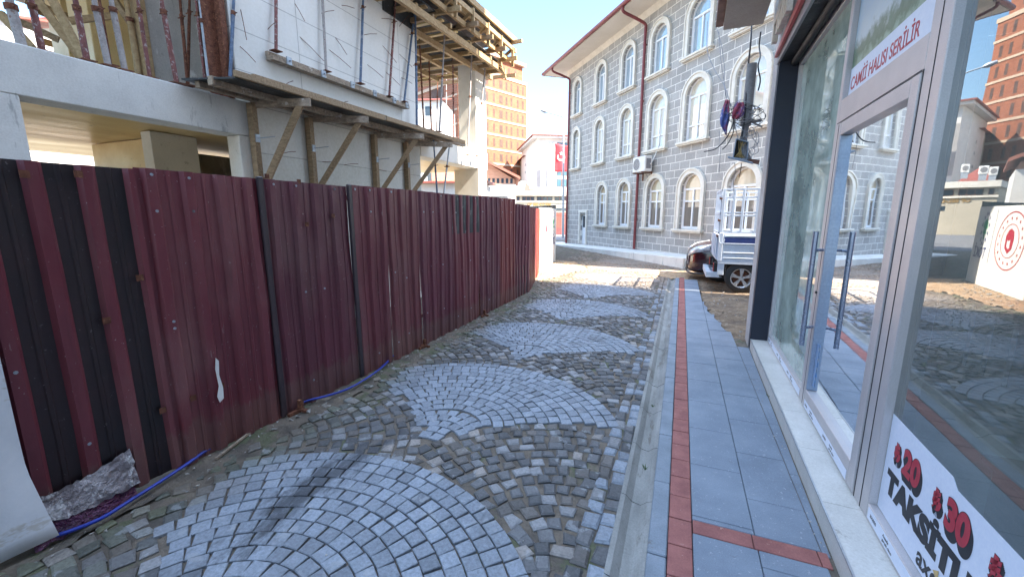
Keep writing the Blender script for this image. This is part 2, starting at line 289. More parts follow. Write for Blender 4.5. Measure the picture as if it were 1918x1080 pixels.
def poster_mat():
    m, nt, b = nodes('printed_landscape_poster')
    tc = nt.nodes.new('ShaderNodeTexCoord'); sx = nt.nodes.new('ShaderNodeSeparateXYZ'); nt.links.new(tc.outputs['Object'], sx.inputs[0])
    n = noise(nt, 9, 6, .65); n2 = noise(nt, 3, 3, .5)
    ma = nt.nodes.new('ShaderNodeMath'); ma.operation = 'MULTIPLY_ADD'; ma.inputs[1].default_value = .34; nt.links.new(n, ma.inputs[0]); nt.links.new(sx.outputs[2], ma.inputs[2])
    mr = nt.nodes.new('ShaderNodeMapRange'); mr.inputs[1].default_value = 2.62; mr.inputs[2].default_value = 3.42; nt.links.new(ma.outputs[0], mr.inputs[0])
    col = ramp(nt, mr.outputs[0], [(0, (.38, .50, .62)), (.12, (.34, .45, .50)), (.24, (.30, .40, .30)), (.33, (.10, .17, .09)), (.41, (.16, .22, .15)), (.50, (.55, .62, .64)), (1, (.36, .52, .72))])
    nt.links.new(mixc(nt, .3, col, n2, 'SOFT_LIGHT'), b.inputs['Base Color']); b.inputs['Roughness'].default_value = .35
    return m
poster_m = poster_mat()

# ---------------------------------------------------------------- object helpers
def tag(o, label=None, cat=None, group=None, kind=None):
    if label: o['label'] = label
    if cat: o['category'] = cat
    if group: o['group'] = group
    if kind: o['kind'] = kind
    return o
def thing(name, label, cat, loc=(0, 0, 0), rz=0, group=None):
    o = bpy.data.objects.new(name, None); C.objects.link(o); o.location = loc; o.rotation_euler = (0, 0, rz); o.empty_display_size = .2
    return tag(o, label, cat, group)
def worldloc(o):
    v = Vector((0, 0, 0))
    while o is not None: v += Vector(o.location); o = o.parent
    return v
class MB:
    def __init__(s): s.v = []; s.f = []; s.mi = []; s.sm = []
    def add(s, vs, fs, mi=0, smooth=False):
        n = len(s.v); s.v += [tuple(v) for v in vs]; s.f += [tuple(i+n for i in f) for f in fs]; s.mi += [mi]*len(fs); s.sm += [smooth]*len(fs); return s
    def hexa(s, p, mi=0):  # 8 points: bottom 4 ccw, top 4
        return s.add(p, [(3, 2, 1, 0), (4, 5, 6, 7), (0, 1, 5, 4), (1, 2, 6, 5), (2, 3, 7, 6), (3, 0, 4, 7)], mi)
    def box(s, x0, x1, y0, y1, z0, z1, mi=0):
        return s.hexa([(x0, y0, z0), (x1, y0, z0), (x1, y1, z0), (x0, y1, z0), (x0, y0, z1), (x1, y0, z1), (x1, y1, z1), (x0, y1, z1)], mi)
    def bar(s, a, b, w, h, up=(0, 0, 1), mi=0):
        a = Vector(a); b = Vector(b); d = (b-a).normalized(); sd_ = d.cross(Vector(up))
        if sd_.length < 1e-4: sd_ = d.cross(Vector((1, 0, 0)))
        sd_.normalize(); u = sd_.cross(d).normalized(); x = sd_*w/2; y = u*h/2
        return s.hexa([a-x-y, a+x-y, a+x+y, a-x+y, b-x-y, b+x-y, b+x+y, b-x+y], mi)
    def tube(s, pts, r, n=8, mi=0, caps=True, radii=None):
        pts = [Vector(p) for p in pts]; rings = []; prev = None
        for i, p in enumerate(pts):
            d = (pts[min(i+1, len(pts)-1)]-pts[max(i-1, 0)]).normalized()
            if prev is None:
                a = d.cross(Vector((0, 0, 1)));
                if a.length < 1e-3: a = d.cross(Vector((1, 0, 0)))
            else: a = prev-d*prev.dot(d)
            a.normalize(); prev = a; b = d.cross(a); rr = radii[i] if radii else r
            rings.append([p+(a*math.cos(2*math.pi*k/n)+b*math.sin(2*math.pi*k/n))*rr for k in range(n)])
        vs = [v for r_ in rings for v in r_]; fs = []
        for i in range(len(rings)-1):
            for k in range(n):
                k2 = (k+1) % n; fs.append((i*n+k, i*n+k2, (i+1)*n+k2, (i+1)*n+k))
        s.add(vs, fs, mi, True)
        if caps: s.add(rings[0]+rings[-1], [tuple(range(n-1, -1, -1)), tuple(range(n, 2*n))], mi)
        return s
    def prism(s, poly, ext, mi=0):
        n = len(poly); e = Vector(ext); P_ = [Vector(p) for p in poly]
        return s.add(P_+[p+e for p in P_], [tuple(range(n-1, -1, -1)), tuple(range(n, 2*n))]+[(i, (i+1) % n, n+(i+1) % n, n+i) for i in range(n)], mi)
    def build(s, name, mats, parent=None, local=False, bevel=0):
        off = Vector((0, 0, 0)) if (parent is None or local) else worldloc(parent)
        me = bpy.data.meshes.new(name); me.from_pydata([tuple(Vector(v)-off) for v in s.v], [], s.f)
        for m in (mats if isinstance(mats, (list, tuple)) else [mats]): me.materials.append(m)
        me.polygons.foreach_set('material_index', s.mi); me.polygons.foreach_set('use_smooth', s.sm)
        bm = bmesh.new(); bm.from_mesh(me); bmesh.ops.recalc_face_normals(bm, faces=bm.faces); bm.to_mesh(me); bm.free()
        me.update(); o = bpy.data.objects.new(name, me); C.objects.link(o)
        if parent is not None: o.parent = parent
        if bevel:
            b = o.modifiers.new('b', 'BEVEL'); b.width = bevel; b.segments = 1; b.limit_method = 'ANGLE'
        return o
def fill2d(outers, thick, origin, xd, yd, name, m, parent=None, local=False, base=None):
    """filled 2D outlines (inner loops become holes) placed on a plane, with thickness"""
    cu = bpy.data.curves.new('tmp', 'CURVE'); cu.dimensions = '2D'; cu.fill_mode = 'BOTH'; cu.extrude = thick/2
    for poly in outers:
        sp = cu.splines.new('POLY'); sp.points.add(len(poly)-1); sp.use_cyclic_u = True
        for i, p in enumerate(poly): sp.points[i].co = (p[0], p[1], 0, 1)
    return curve_mesh(cu, origin, xd, yd, name, m, parent, local)
def curve_mesh(cu, origin, xd, yd, name, m, parent, local):
    o = bpy.data.objects.new('tmp', cu); C.objects.link(o)
    dg = bpy.context.evaluated_depsgraph_get(); me = bpy.data.meshes.new_from_object(o.evaluated_get(dg))
    bpy.data.objects.remove(o); bpy.data.curves.remove(cu)
    xd = Vector(xd).normalized(); yd = Vector(yd).normalized(); zd = xd.cross(yd)
    mt = Matrix(((xd.x, yd.x, zd.x), (xd.y, yd.y, zd.y), (xd.z, yd.z, zd.z))).to_4x4(); mt.translation = Vector(origin)
    me.transform(mt)
    if parent is not None and not local: me.transform(Matrix.Translation(-worldloc(parent)))
    me.materials.clear(); me.materials.append(m); me.name = name
    for p in me.polygons: p.material_index = 0; p.use_smooth = False
    ob = bpy.data.objects.new(name, me); C.objects.link(ob)
    if parent is not None: ob.parent = parent
    return ob
def text(body, size, origin, xd, yd, m, parent=None, name='lettering', thick=.002, bold=0, xs=1, local=False, align='LEFT', shear=0):
    cu = bpy.data.curves.new('tmp', 'FONT'); cu.body = body; cu.size = size; cu.extrude = thick/2; cu.offset = bold; cu.align_x = align; cu.shear = shear
    o = curve_mesh(cu, (0, 0, 0), (1, 0, 0), (0, 1, 0), name, m, None, True)
    o.data.transform(Matrix.Scale(xs, 4, (1, 0, 0)))
    xd = Vector(xd).normalized(); yd = Vector(yd).normalized(); zd = xd.cross(yd)
    mt = Matrix(((xd.x, yd.x, zd.x), (xd.y, yd.y, zd.y), (xd.z, yd.z, zd.z))).to_4x4(); mt.translation = Vector(origin)
    o.data.transform(mt)
    if parent is not None:
        if not local: o.data.transform(Matrix.Translation(-worldloc(parent)))
        o.parent = parent
    return o
def copy_tree(o, parent=None):
    c = o.copy(); C.objects.link(c); c.parent = parent
    for ch in list(o.children): copy_tree(ch, c)
    return c
def circ(cx, cy, r, n=24, ry=None): ry = ry or r; return [(cx+r*math.cos(2*math.pi*k/n), cy+ry*math.sin(2*math.pi*k/n)) for k in range(n)]
def rnd(a, b): return random.uniform(a, b)

# ================================================================ THE SETTING
def struct(mb, name, m, bevel=0):
    return tag(mb.build(name, m, bevel=bevel), kind='structure')
# ground: one big sheet
g = MB(); g.box(-400, 400, -60, 900, -.6, -.13); struct(g, 'ground', dirt)
g = MB(); g.box(-4.9, -.235, -3, 12, -.12, -.052); g.box(-12, 2.6, 12, 26, -.12, -.050); struct(g, 'road_bed', joint_m)

# --- cobbled road: every sett is modelled; segmental arcs, light fans in the middle column and dark ones beside
FX, FP, FRAD = 1.27, 1.94, 1.44
def owner(x, y):
    best = None
    m0 = round((x+1.68)/FX)
    for m in (m0-1, m0, m0+1):
        cx = -1.68+m*FX
        if abs(x-cx) > FRAD: continue
        off = .68 if m % 2 == 0 else -.29
        k = math.ceil((y-math.sqrt(FRAD**2-(x-cx)**2)-off)/FP)
        cy = off+k*FP
        if (x-cx)**2+(y-cy)**2 > FRAD**2: continue
        if best is None or cy < best[2]: best = (m, k, cy, cx)
    return best
def fence_x(y):   # foot line of the fence on the left of the road
    if y < 8.3: return -3.0
    if y < 10.5: return -3.0-(y-8.3)*.29
    return -3.64-(y-10.5)*.125
def facade_y(x): return 22.98+(x+6.04)*(-.775/.632)
def in_road(x, y):
    if y < 12: return (fence_x(y)-.1) < x < -.41
    if y < 14.2: return (fence_x(y)-.1) < x < 1.3 and y < facade_y(x)-.9
    return -11.5 < x < 2.3 and y < facade_y(x)-.9
sv, sf, sc_ = [], [], []
def sett(cx, cy, ex, ey, hw, hd, z, col, jit, inset, rim=.016):
    """one stone: centre, unit axes, half sizes"""
    n = len(sv)
    cor = [(-1, -1), (1, -1), (1, 1), (-1, 1)]
    js = [(rnd(-jit, jit), rnd(-jit, jit)) for _ in cor]; tl = [rnd(-.003, .003) for _ in cor]
    for (k, zz) in ((0, z-.05), (0, z-rim*.7), (inset, z)):
        for (a, b), (j1, j2), t in zip(cor, js, tl):
            u = a*(hw-k)+j1; v = b*(hd-k)+j2
            sv.append((cx+ex[0]*u+ey[0]*v, cy+ex[1]*u+ey[1]*v, zz+(t if k else t)))
    for r in (0, 4):
        for i in range(4):
            j = (i+1) % 4; sf.append((n+r+i, n+r+j, n+r+4+j, n+r+4+i))
    sf.append((n+8, n+9, n+10, n+11)); sc_.extend([col]*12)
def scol(light, x, y):
    soil = max(0, min(1, (-2.35-x)/.5)) if y < 12 else 0
    if light:
        b = rnd(.19, .27); c = [b*.86, b*.96, b*1.10]
        if random.random() < .06: c = [v*.75 for v in c]
    else:
        r = random.random()
        b = rnd(.055, .10) if r < .55 else (rnd(.09, .14) if r < .80 else rnd(.17, .25)); c = [b, b*.99, b*1.0]
        if random.random() < .25: c[0] *= 1.12; c[2] *= .88
    if y > 9.2: k = min(.75, (y-9.2)*.35); c = [a*(1-k)+q*k for a, q in zip(c, (.25, .18, .12))]
    if soil > 0:
        k = soil*rnd(.3, .9); mos = (.12, .125, .065) if random.random() < .55 else (.20, .16, .11)
        c = [a*(1-k)+q*k for a, q in zip(c, mos)]
    return (*c, 1)
P_ = .094
seen = set()
for m in range(-8, 4):
    cx = -1.68+m*FX; off = .68 if m % 2 == 0 else -.29
    for k in range(-2, 14):
        cy = off+k*FP
        if cy > 26: continue
        light = (m % 2 == 0)
        r = FRAD-P_/2; ring = 0; cy0 = cy; rb_ = None
        while r > .06 and ring < 19:
            if r < .33:
                if rb_ is None: rb_ = ring-1
                r = .33; cy = cy0-(ring-rb_)*P_
            step = P_/r*(1.03 if light else 1.08); n = max(3, int(2*math.pi/step)); step = 2*math.pi/n; ph = rnd(0, step)
            for i in range(n):
                a = ph+i*step+(rnd(-.035, .035)*step if light else rnd(-.2, .2)*step)
                x = cx+r*math.cos(a); y = cy+r*math.sin(a)
                if y < -1.2 or not in_road(x, y): continue
                if rb_ is not None and (math.sin(a) < .1 or (y > cy0 and math.hypot(x-cx, y-cy0) > .30)): continue
                ow = owner(x, y)
                if ow is None or ow[0] != m or ow[1] != k: continue
                # bare soil where sand has been washed over the stones
                if y > 10.2 and x < fence_x(y)+.55+.35*math.sin(y*3.1)+.2*math.sin(y*7.7): continue
                if x < -2.72+.07*math.sin(y*5) and random.random() < .45: continue
                ex = (-math.sin(a), math.cos(a)); ey = (math.cos(a), math.sin(a))
                li = light and x > -2.62-.1*math.sin(y*4)
                hw = P_*.5*(rnd(.95, 1.02) if li else rnd(.82, 1.0)); hd = P_*.5*(rnd(.93, .99) if li else rnd(.84, .98))
                if not li and random.random() < .05: hw *= 1.35
                z = -.035+(rnd(-.002, .002) if li else rnd(-.007, .002))
                sett(x, y, ex, ey, hw-.002, hd-.002, z, scol(li, x, y), .0022 if li else .011, .004 if li else .010, .005 if li else .010)
            r -= P_*(1.0 if light else 1.02); ring += 1
for row, xr in enumerate((-.36, -.265)):      # two straight edge courses beside the gutter
    y = -1.2
    while y < 12:
        h = rnd(.045, .07); y += h*2+.012
        sett(xr+rnd(-.006, .006), y-h, (1, 0), (0, 1), rnd(.038, .046), h-.002, -.036+rnd(-.006, .003), scol(False, 0, y) if random.random() < .6 else scol(True, 0, y), .009, .012, .016)
me = bpy.data.meshes.new('cobbled_road'); me.from_pydata(sv, [], sf)
ca = me.color_attributes.new('Col', 'FLOAT_COLOR', 'POINT'); ca.data.foreach_set('color', [q for c in sc_ for q in c])
me.materials.append(sett_m); o = bpy.data.objects.new('cobbled_road', me); C.objects.link(o); tag(o, kind='structure')

# --- gutter channel, kerb, red strip, slabs
g = MB(); y = -2.0
prof = [(-.232, -.03), (-.205, -.034), (-.165, -.072), (-.115, -.082), (-.078, -.05), (-.052, -.040), (-.052, -.12), (-.232, -.12)]
while y < 11.8:
    L = .62; dz = rnd(-.002, .002)
    g.prism([(x, y+.004, z+dz) for x, z in prof], (0, L-.008, 0)); y += L
struct(g, 'gutter', gutter_m)
g = MB(); y = -2.3
while y < 11.4: g.box(-.05, .042, y+.003, y+.597, -.12, .0+rnd(-.0015, .0015)); y += .6
struct(g, 'kerb', kerb_m, bevel=.006)
g = MB(); y = -2.0
while y < 11.4: g.box(.046+rnd(-.001, .001), .160, y+.003, y+.197, -.12, -.001+rnd(-.002, .0015)); y += .2
g2 = G(1297, 972).y
x = .166
while x < .74: g.box(x, min(x+.28, .775), g2-.10, g2+.0, -.12, .001); x += .284
struct(g, 'pavement_strip', red_tile, bevel=.003)
g = MB()
def slabrow(x0, x1, L, start, end):
    y = start
    while y < end:
        a, b = y+.002, min(y+L-.002, end)
        if a < g2 < b or a < g2-.1 < b:
            if a < g2-.104: g.box(x0, x1, a, g2-.104, -.12, rnd(-.001, .001))
            if b > g2+.004: g.box(x0, x1, g2+.004, b, -.12, rnd(-.001, .001))
        else: g.box(x0, x1, a, b, -.12, rnd(-.0025, .0015))
        y += L
slabrow(.164, .462, .52, -1.9, 11.3); slabrow(.466, .752, .52, -2.15, 6.4)
_y = -2.0
while _y < 5.6: g.prism([(.757, _y+.002, -.12), (.737+.0282*(_y)-.012, _y+.002, -.12), (.737+.0282*(_y+.7)-.012, _y+.698, -.12), (.757, _y+.698, -.12)], (0, 0, .117)) if _y > 1.8 else None; _y += .7
# broken-off end of the second row beyond the shop
for yy, xx in ((6.42, .70), (6.94, .64), (7.46, .56), (7.98, .53)): g.prism([(.466, yy, -.12), (xx, yy, -.12), (xx-.05, yy+.25, -.12), (xx-.03, yy+.51, -.12), (.466, yy+.51, -.12)], (0, 0, .119))
struct(g, 'pavement', slab_m, bevel=.003)
g = MB(); g.box(.744, 1.05, -2.5, 6.1, -.12, -.008); struct(g, 'pavement_edge_filling', joint_m)
# sandy soil washed over the junction, uneven rubble ground beside the pavement
def blob_sheet(name, m, pts, z, amp, seed):
    rr = random.Random(seed); xs = [p[0] for p in pts]; ys = [p[1] for p in pts]; st = .09; mb = MB(); idx = {}
    def ins(x, y):
        c = False; j = len(pts)-1
        for i in range(len(pts)):
            if (pts[i][1] > y) != (pts[j][1] > y) and x < (pts[j][0]-pts[i][0])*(y-pts[i][1])/(pts[j][1]-pts[i][1])+pts[i][0]: c = not c
            j = i
        return c
    nx = int((max(xs)-min(xs))/st)+1; ny = int((max(ys)-min(ys))/st)+1; vs = []; fs = []
    for i in range(nx+1):
        for j in range(ny+1):
            x = min(xs)+i*st+rr.uniform(-.03, .03); y = min(ys)+j*st+rr.uniform(-.03, .03)
            h = (math.sin(x*5+seed)*math.sin(y*4.3)+math.sin(x*11+y*7)*.5+rr.uniform(-.5, .5))*amp
            edge = 0 if ins(x, y) else -.05
            idx[i, j] = len(vs); vs.append((x, y, z+h+edge))
    for i in range(nx):
        for j in range(ny):
            if ins(min(xs)+(i+.5)*st, min(ys)+(j+.5)*st): fs.append((idx[i, j], idx[i+1, j], idx[i+1, j+1], idx[i, j+1]))
    mb.add(vs, fs, 0, True); o = mb.build(name, m); return tag(o, kind='structure')
blob_sheet('sandy_soil', sand, [(-4.3, 10.2), (-3.3, 9.9), (-3.0, 10.6), (-2.9, 11.6), (-2.5, 12.4), (-2.9, 13.4), (-3.4, 14.3), (-4.6, 14.8)], -.028, .008, 2)
blob_sheet('sandy_soil', sand, [(-.2, 11.6), (.6, 11.3), (1.6, 11.2), (2.2, 12.2), (1.2, 13.4), (-.2, 13.3), (-1.2, 12.9), (-.9, 12.3)], -.028, .007, 3)
blob_sheet('bare_ground', dirt, [(.47, 8.4), (.58, 7.3), (.74, 6.2), (.78, 5.9), (6, 5.9), (6, 12.4), (.3, 12.2), (.2, 11.2), (.47, 11.1)], -.02, .012, 4)
blob_sheet('verge_dirt', joint_m, [(-3.25, -1.5), (-2.86, -1.5), (-2.80, 1), (-2.74, 2.2), (-2.78, 4), (-2.72, 6), (-2.78, 8), (-3.1, 9.6), (-3.4, 10.4), (-4.0, 10.6), (-3.6, 9), (-3.3, 8)], -.035, .010, 5)
# apron slab along the stone building
def facade_pt(t, d, z): return (-6.04+.632*t-.775*d, 22.98-.775*t-.632*d, z)
g = MB(); n = 12
for i in range(n):
    t0 = -1.0+i*1.0; t1 = t0+.985; z0 = -.02+max(0, t0)*.028; z1 = -.02+max(0, t1)*.028
    a = [facade_pt(t0, 1.0, -.2), facade_pt(t1, 1.0, -.2), facade_pt(t1, -.2, -.2), facade_pt(t0, -.2, -.2)]
    b = [facade_pt(t0, 1.0, z0), facade_pt(t1, 1.0, z1), facade_pt(t1, -.2, z1+.02), facade_pt(t0, -.2, z0+.02)]
    g.hexa(a+b)
struct(g, 'footpath', concrete_smooth, bevel=.01)
g = MB(); g.box(-60, 30, 26.5, 120, -.12, -.075); struct(g, 'far_road', M('worn_asphalt', (.16, .16, .165), (.12, .12, .125), 3, .85))
# loose rubble and litter along the verge: countless small pieces
g = MB(); rr = random.Random(11)
def chip(x, y, z, s):
    p = [Vector((x+rr.uniform(-1, 1)*s, y+rr.uniform(-1, 1)*s, z+rr.uniform(-.2, .8)*s)) for _ in range(7)]
    bm = bmesh.new(); vs = [bm.verts.new(q) for q in p]; bmesh.ops.convex_hull(bm, input=vs)
    bm.verts.ensure_lookup_table(); bm.verts.index_update()
    g.add([v.co.copy() for v in bm.verts], [tuple(v.index for v in f.verts) for f in bm.faces]); bm.free()
for i in range(420):
    y = rr.uniform(.3, 10.6); chip(fence_x(y)+abs(rr.gauss(0, .16))+.02, y, -.03, rr.uniform(.004, .016)*(2 if rr.random() < .12 else 1))
for i in range(160):
    y = rr.uniform(10.3, 14.6); chip(fence_x(y)+abs(rr.gauss(0, .3))+.05, y, -.02, rr.uniform(.01, .035))
for i in range(150): chip(rr.uniform(.6, 2.4), rr.uniform(6.2, 11.5), -.015, rr.uniform(.008, .03))
for i in range(60): y = rr.uniform(1.5, 6); chip(.775+rr.uniform(-.02, .02)+.0, y, -.004, rr.uniform(.003, .009))
for i in range(50): chip(rr.uniform(-2.7, -.3), rr.uniform(1, 9), -.036, rr.uniform(.003, .008))
tag(g.build('rubble', rubble_m), 'loose stone chips and grit scattered along the verge and on the bare ground', 'rubble', kind='stuff')

# ================================================================ SHEET METAL FENCE
def corr(p0, p1, z0, z1, name, mats, parent, bands=None, pan_mi=0, per=.205, phase=0., dep=.024, seam=True):
    """one corrugated sheet between two ground points; ribs stand out towards the road"""
    p0 = Vector((*p0, 0)); p1 = Vector((*p1, 0)); d = p1-p0; L = d.length; e = d/L; n = Vector((e.y, -e.x, 0))
    if n.x < 0: n = -n
    us = []; k = -1
    while k*per < L+per:
        b = k*per+phase
        for u, h in ((0, 0), (.018, 1), (.066, 1), (.086, 0), (.128, 0), (.134, .22), (.150, .22), (.156, 0)): us.append((b+u, h))
        k += 1
    us = [(u, h) for u, h in us if 0 < u < L]; us = [(0, us[0][1] if us else 0)]+us+[(L, us[-1][1] if us else 0)]
    zs = bands or [z0, z1]; zz = []
    for a, b in zip(zs[:-1], zs[1:]): zz += [a+(b-a)*i/4 for i in range(4)]
    zz.append(zs[-1]); mb = MB(); vs = []; w1 = rnd(-.008, .008); w2 = rnd(0, 6)
    for z in zz:
        for u, h in us:
            wob = .008*math.sin(u*5+w2+z*2)+.004*math.sin(z*6.5+u*4+w2*2)+w1*math.sin(z*1.7)+.003*math.sin(z*9+u*23+w2)
            q = p0+e*u+n*(h*dep+wob); vs.append((q.x, q.y, z+(.004*math.sin(u*3+w2) if z == zz[-1] else 0)))
    fs = []; mi = []
    for i in range(len(zz)-1):
        bi = 0 if not bands else sum(1 for b in bands[1:-1] if zz[i] >= b-1e-6)
        for j in range(len(us)-1):
            a = i*len(us)+j; fs.append((a, a+1, a+1+len(us), a+len(us)))
            pan = us[j][1] < .3 and us[j+1][1] < .3
            mi.append(pan_mi[bi] if (isinstance(pan_mi, (list, tuple)) and pan) else 0)
    n0 = len(mb.v); mb.v += vs; mb.f += [tuple(i+n0 for i in f) for f in fs]; mb.mi += mi; mb.sm += [False]*len(fs)
    o = mb.build(name, mats, parent)
    sm = o.modifiers.new('s', 'SOLIDIFY'); sm.thickness = .0012
    return o, e, n
screw_me = None
def screws(panel, e, n, p0, L, z0, z1, per=.205, phase=0., k=5):
    global screw_me
    for i in range(k):
        rib = random.randrange(max(1, int(L/per))); u = rib*per+phase+.042
        if u > L-.02: continue
        z = random.choice([z1-.035, z1-.04, (z0+z1)/2+rnd(-.1, .1), z0+.15+rnd(0, .3), z1-.25])
        if screw_me is None:
            m_ = MB(); m_.tube([(0, 0, 0), (.004, 0, 0)], .009, 8); m_.tube([(.004, 0, 0), (.009, 0, 0)], .0055, 6)
            o = m_.build('screw', galv, panel, local=True); screw_me = o.data
        else: o = bpy.data.objects.new('screw', screw_me); C.objects.link(o); o.parent = panel
        q = Vector((*p0, 0))+e*u+n*.034-worldloc(panel.parent); o.location = (q.x, q.y, z); o.rotation_euler = (0, 0, math.atan2(n.y, n.x))
fen = thing('sheet_metal_fence', 'long maroon corrugated metal hoarding along the left side of the cobbled street', 'fence', (-3, .87, 0))
FPT = [(-3.0, -.25), (-3.0, 8.3), (-3.64, 10.5), (-3.76, 11.25)]
def along(s):
    for a, b in zip(FPT[:-1], FPT[1:]):
        L = math.dist(a, b)
        if s <= L or b is FPT[-1]: t = s/L; return (a[0]+(b[0]-a[0])*t, a[1]+(b[1]-a[1])*t)
        s -= L
cuts = [0, 1.72, 2.53, 3.40, 3.95, 4.55, 5.35, 6.2, 7.0, 7.75, 8.55, 9.3, 10.05, 10.8]
TOT = sum(math.dist(a, b) for a, b in zip(FPT[:-1], FPT[1:]))
tops = [1.91, 1.915, 1.91, 1.92, 1.92, 1.92, 1.915, 1.93, 1.925, 1.83, 1.815, 1.81, 1.80]
for i, (a, b) in enumerate(zip(cuts[:-1], cuts[1:])):
    if i > 9: break
    if a < 8.55 < b or i == 9: b = min(b, 8.55)
    p0 = along(a); p1 = along(b); off = .004 if i % 2 else 0
    p0 = (p0[0]+off, p0[1]); p1 = (p1[0]+off, p1[1]-.004)
    z0 = -.03 if i > 0 else .0; z1 = tops[i]; base = [maroon, maroon, maroon_b, maroon, maroon_c, maroon_b, maroon, maroon_b, maroon2, maroon_b, maroon2, maroon_c, maroon2][i]
    if i == 0: o, e, n = corr(p0, p1, z0, z1, 'corrugated_panel', [base, black_scuff], fen, bands=[z0, z1], pan_mi=[1], phase=.03)
    elif i == 6: o, e, n = corr(p0, p1, z0, z1, 'corrugated_panel', [base, patch_and_shade], fen, bands=[z0, 1.36, z1], pan_mi=[0, 1], phase=.03)
    elif i == 9: o, e, n = corr(p0, p1, z0, z1, 'corrugated_panel', [base, dark_strip], fen, bands=[z0, .6, z1], pan_mi=[1, 0], phase=.03, per=.17)
    else: o, e, n = corr(p0, p1, z0, z1, 'corrugated_panel', [base, dark_strip], fen, bands=[z0, z1], pan_mi=[0], phase=.03, per=.205 if i < 9 else .16)
    screws(o, e, n, p0, b-a, z0, z1, k=7 if i < 9 else 4, phase=.03)
# dark overlapping seam strips
for s_ in (3.42, 2.50):
    p = along(s_); mb = MB(); mb.box(p[0]+.006, p[0]+.034, p[1]-.028, p[1]+.022, -.02, 1.925); mb.build('seam_strip', dark_strip, fen, bevel=.006)
# back rail, posts and angle-iron feet
mb = MB(); mb.bar((-3.045, -.2, 1.80), (-3.045, 8.2, 1.80), .04, .04); mb.bar((-3.045, -.2, .35), (-3.045, 8.2, .35), .04, .04); mb.build('rail', rust, fen)
for (px, py) in ((548, 765), (790, 648), (908, 591)):
    q = G(px, py, -.03); post = MB()
    post.box(-3.07, -3.03, q.y-.02, q.y+.02, -.1, 1.9); post.build('post', rust, fen)
    ft = MB(); ft.bar((-2.95, q.y, .07), (-2.95, q.y, -.04), .03, .03, up=(1, 0, 0)); ft.bar((-2.95, q.y-.12, -.02), (-2.95, q.y+.03, -.02), .03, .03); ft.bar((-3.02, q.y, -.015), (-2.88, q.y, -.02), .03, .025)
    ft.build('foot_bracket', rust, fen)
for (px, py) in ((46, 326), (147, 326), (200, 600), (262, 520), (370, 465), (305, 768), (362, 745), (415, 722), (624, 404), (640, 552), (560, 340), (575, 420), (500, 330)):
    q = X(px, py, -2.972); m_ = MB(); m_.box(-2.975, -2.970, q.y-.018, q.y+.018, q.z-.018, q.z+.018); m_.build('fixing_plate', rust, fen)
# torn white scrap on the sheet
fill2d([[(0, 0), (.03, .02), (.035, .1), (.02, .2), (.03, .3), (.012, .33), (.0, .25), (.008, .12), (-.012, .05)]], .002, (-2.955, 1.745, .33), (0, 1, 0), (0, 0, 1), 'torn_label', white_panel, fen)

# faded red sheet and white printed board at the street end
rs = thing('red_sheet_panel', 'faded bright red corrugated sheet between the maroon fence and the white printed board', 'fence panel', (-3.6, 10.2, 0))
a0 = along(8.55); a1 = (-3.77, 11.28)
for i in range(3):
    t0, t1 = i/3, (i+1)/3; q0 = (a0[0]+(a1[0]-a0[0])*t0, a0[1]+(a1[1]-a0[1])*t0); q1 = (a0[0]+(a1[0]-a0[0])*t1, a0[1]+(a1[1]-a0[1])*t1)
    corr(q0, q1, -.03, 1.78, 'corrugated_panel', [maroon2 if i < 2 else red_sheet], rs, per=.16, dep=.026)
wb = thing('printed_hoarding_board', 'sunlit white board printed with a round red crest and a green tree emblem', 'sign board', (-3.78, 11.3, 0))
b0 = Vector((-3.74, 11.28, 0)); b1 = Vector((-4.09, 14.15, 0)); be = (b1-b0).normalized(); bn = Vector((be.y, -be.x, 0))
mb = MB(); q = [b0, b1, b1-bn*.04, b0-bn*.04]
mb.hexa([(v.x, v.y, -.02) for v in q]+[(v.x, v.y, 1.82) for v in q]); mb.build('board', white_panel, wb)
def onb(u, z, d=.003): v = b0+be*u+bn*d; return (v.x, v.y, z)
# crest
fill2d([circ(0, 0, .62, 40), circ(0, 0, .595, 40)], .002, onb(.98, 1.08), be, (0, 0, 1), 'crest_ring', ink_red, wb)
fill2d([circ(0, 0, .36, 36), circ(0, 0, .345, 36)], .002, onb(.98, 1.08), be, (0, 0, 1), 'crest_ring', ink_red, wb)
stars = []
for k in range(16):
    a = 2*math.pi*k/16+.2; cx, cy = .48*math.cos(a), .48*math.sin(a)
    stars.append([(cx+(.042 if j % 2 == 0 else .017)*math.cos(a+j*math.pi/5), cy+(.042 if j % 2 == 0 else .017)*math.sin(a+j*math.pi/5)) for j in range(10)])
fill2d(stars, .002, onb(.98, 1.08), be, (0, 0, 1), 'crest_stars', ink_red, wb)
fill2d([[(-.14, -.16), (0, -.27), (.15, -.15), (.17, .10), (.10, .22), (0, .26), (-.12, .2), (-.16, .05)], [(-.05, -.14), (.0, -.17), (.09, -.12), (.09, .03), (.03, .0), (-.04, .04)]], .002, onb(.98, 1.08), be, (0, 0, 1), 'crest_emblem', ink_red, wb)
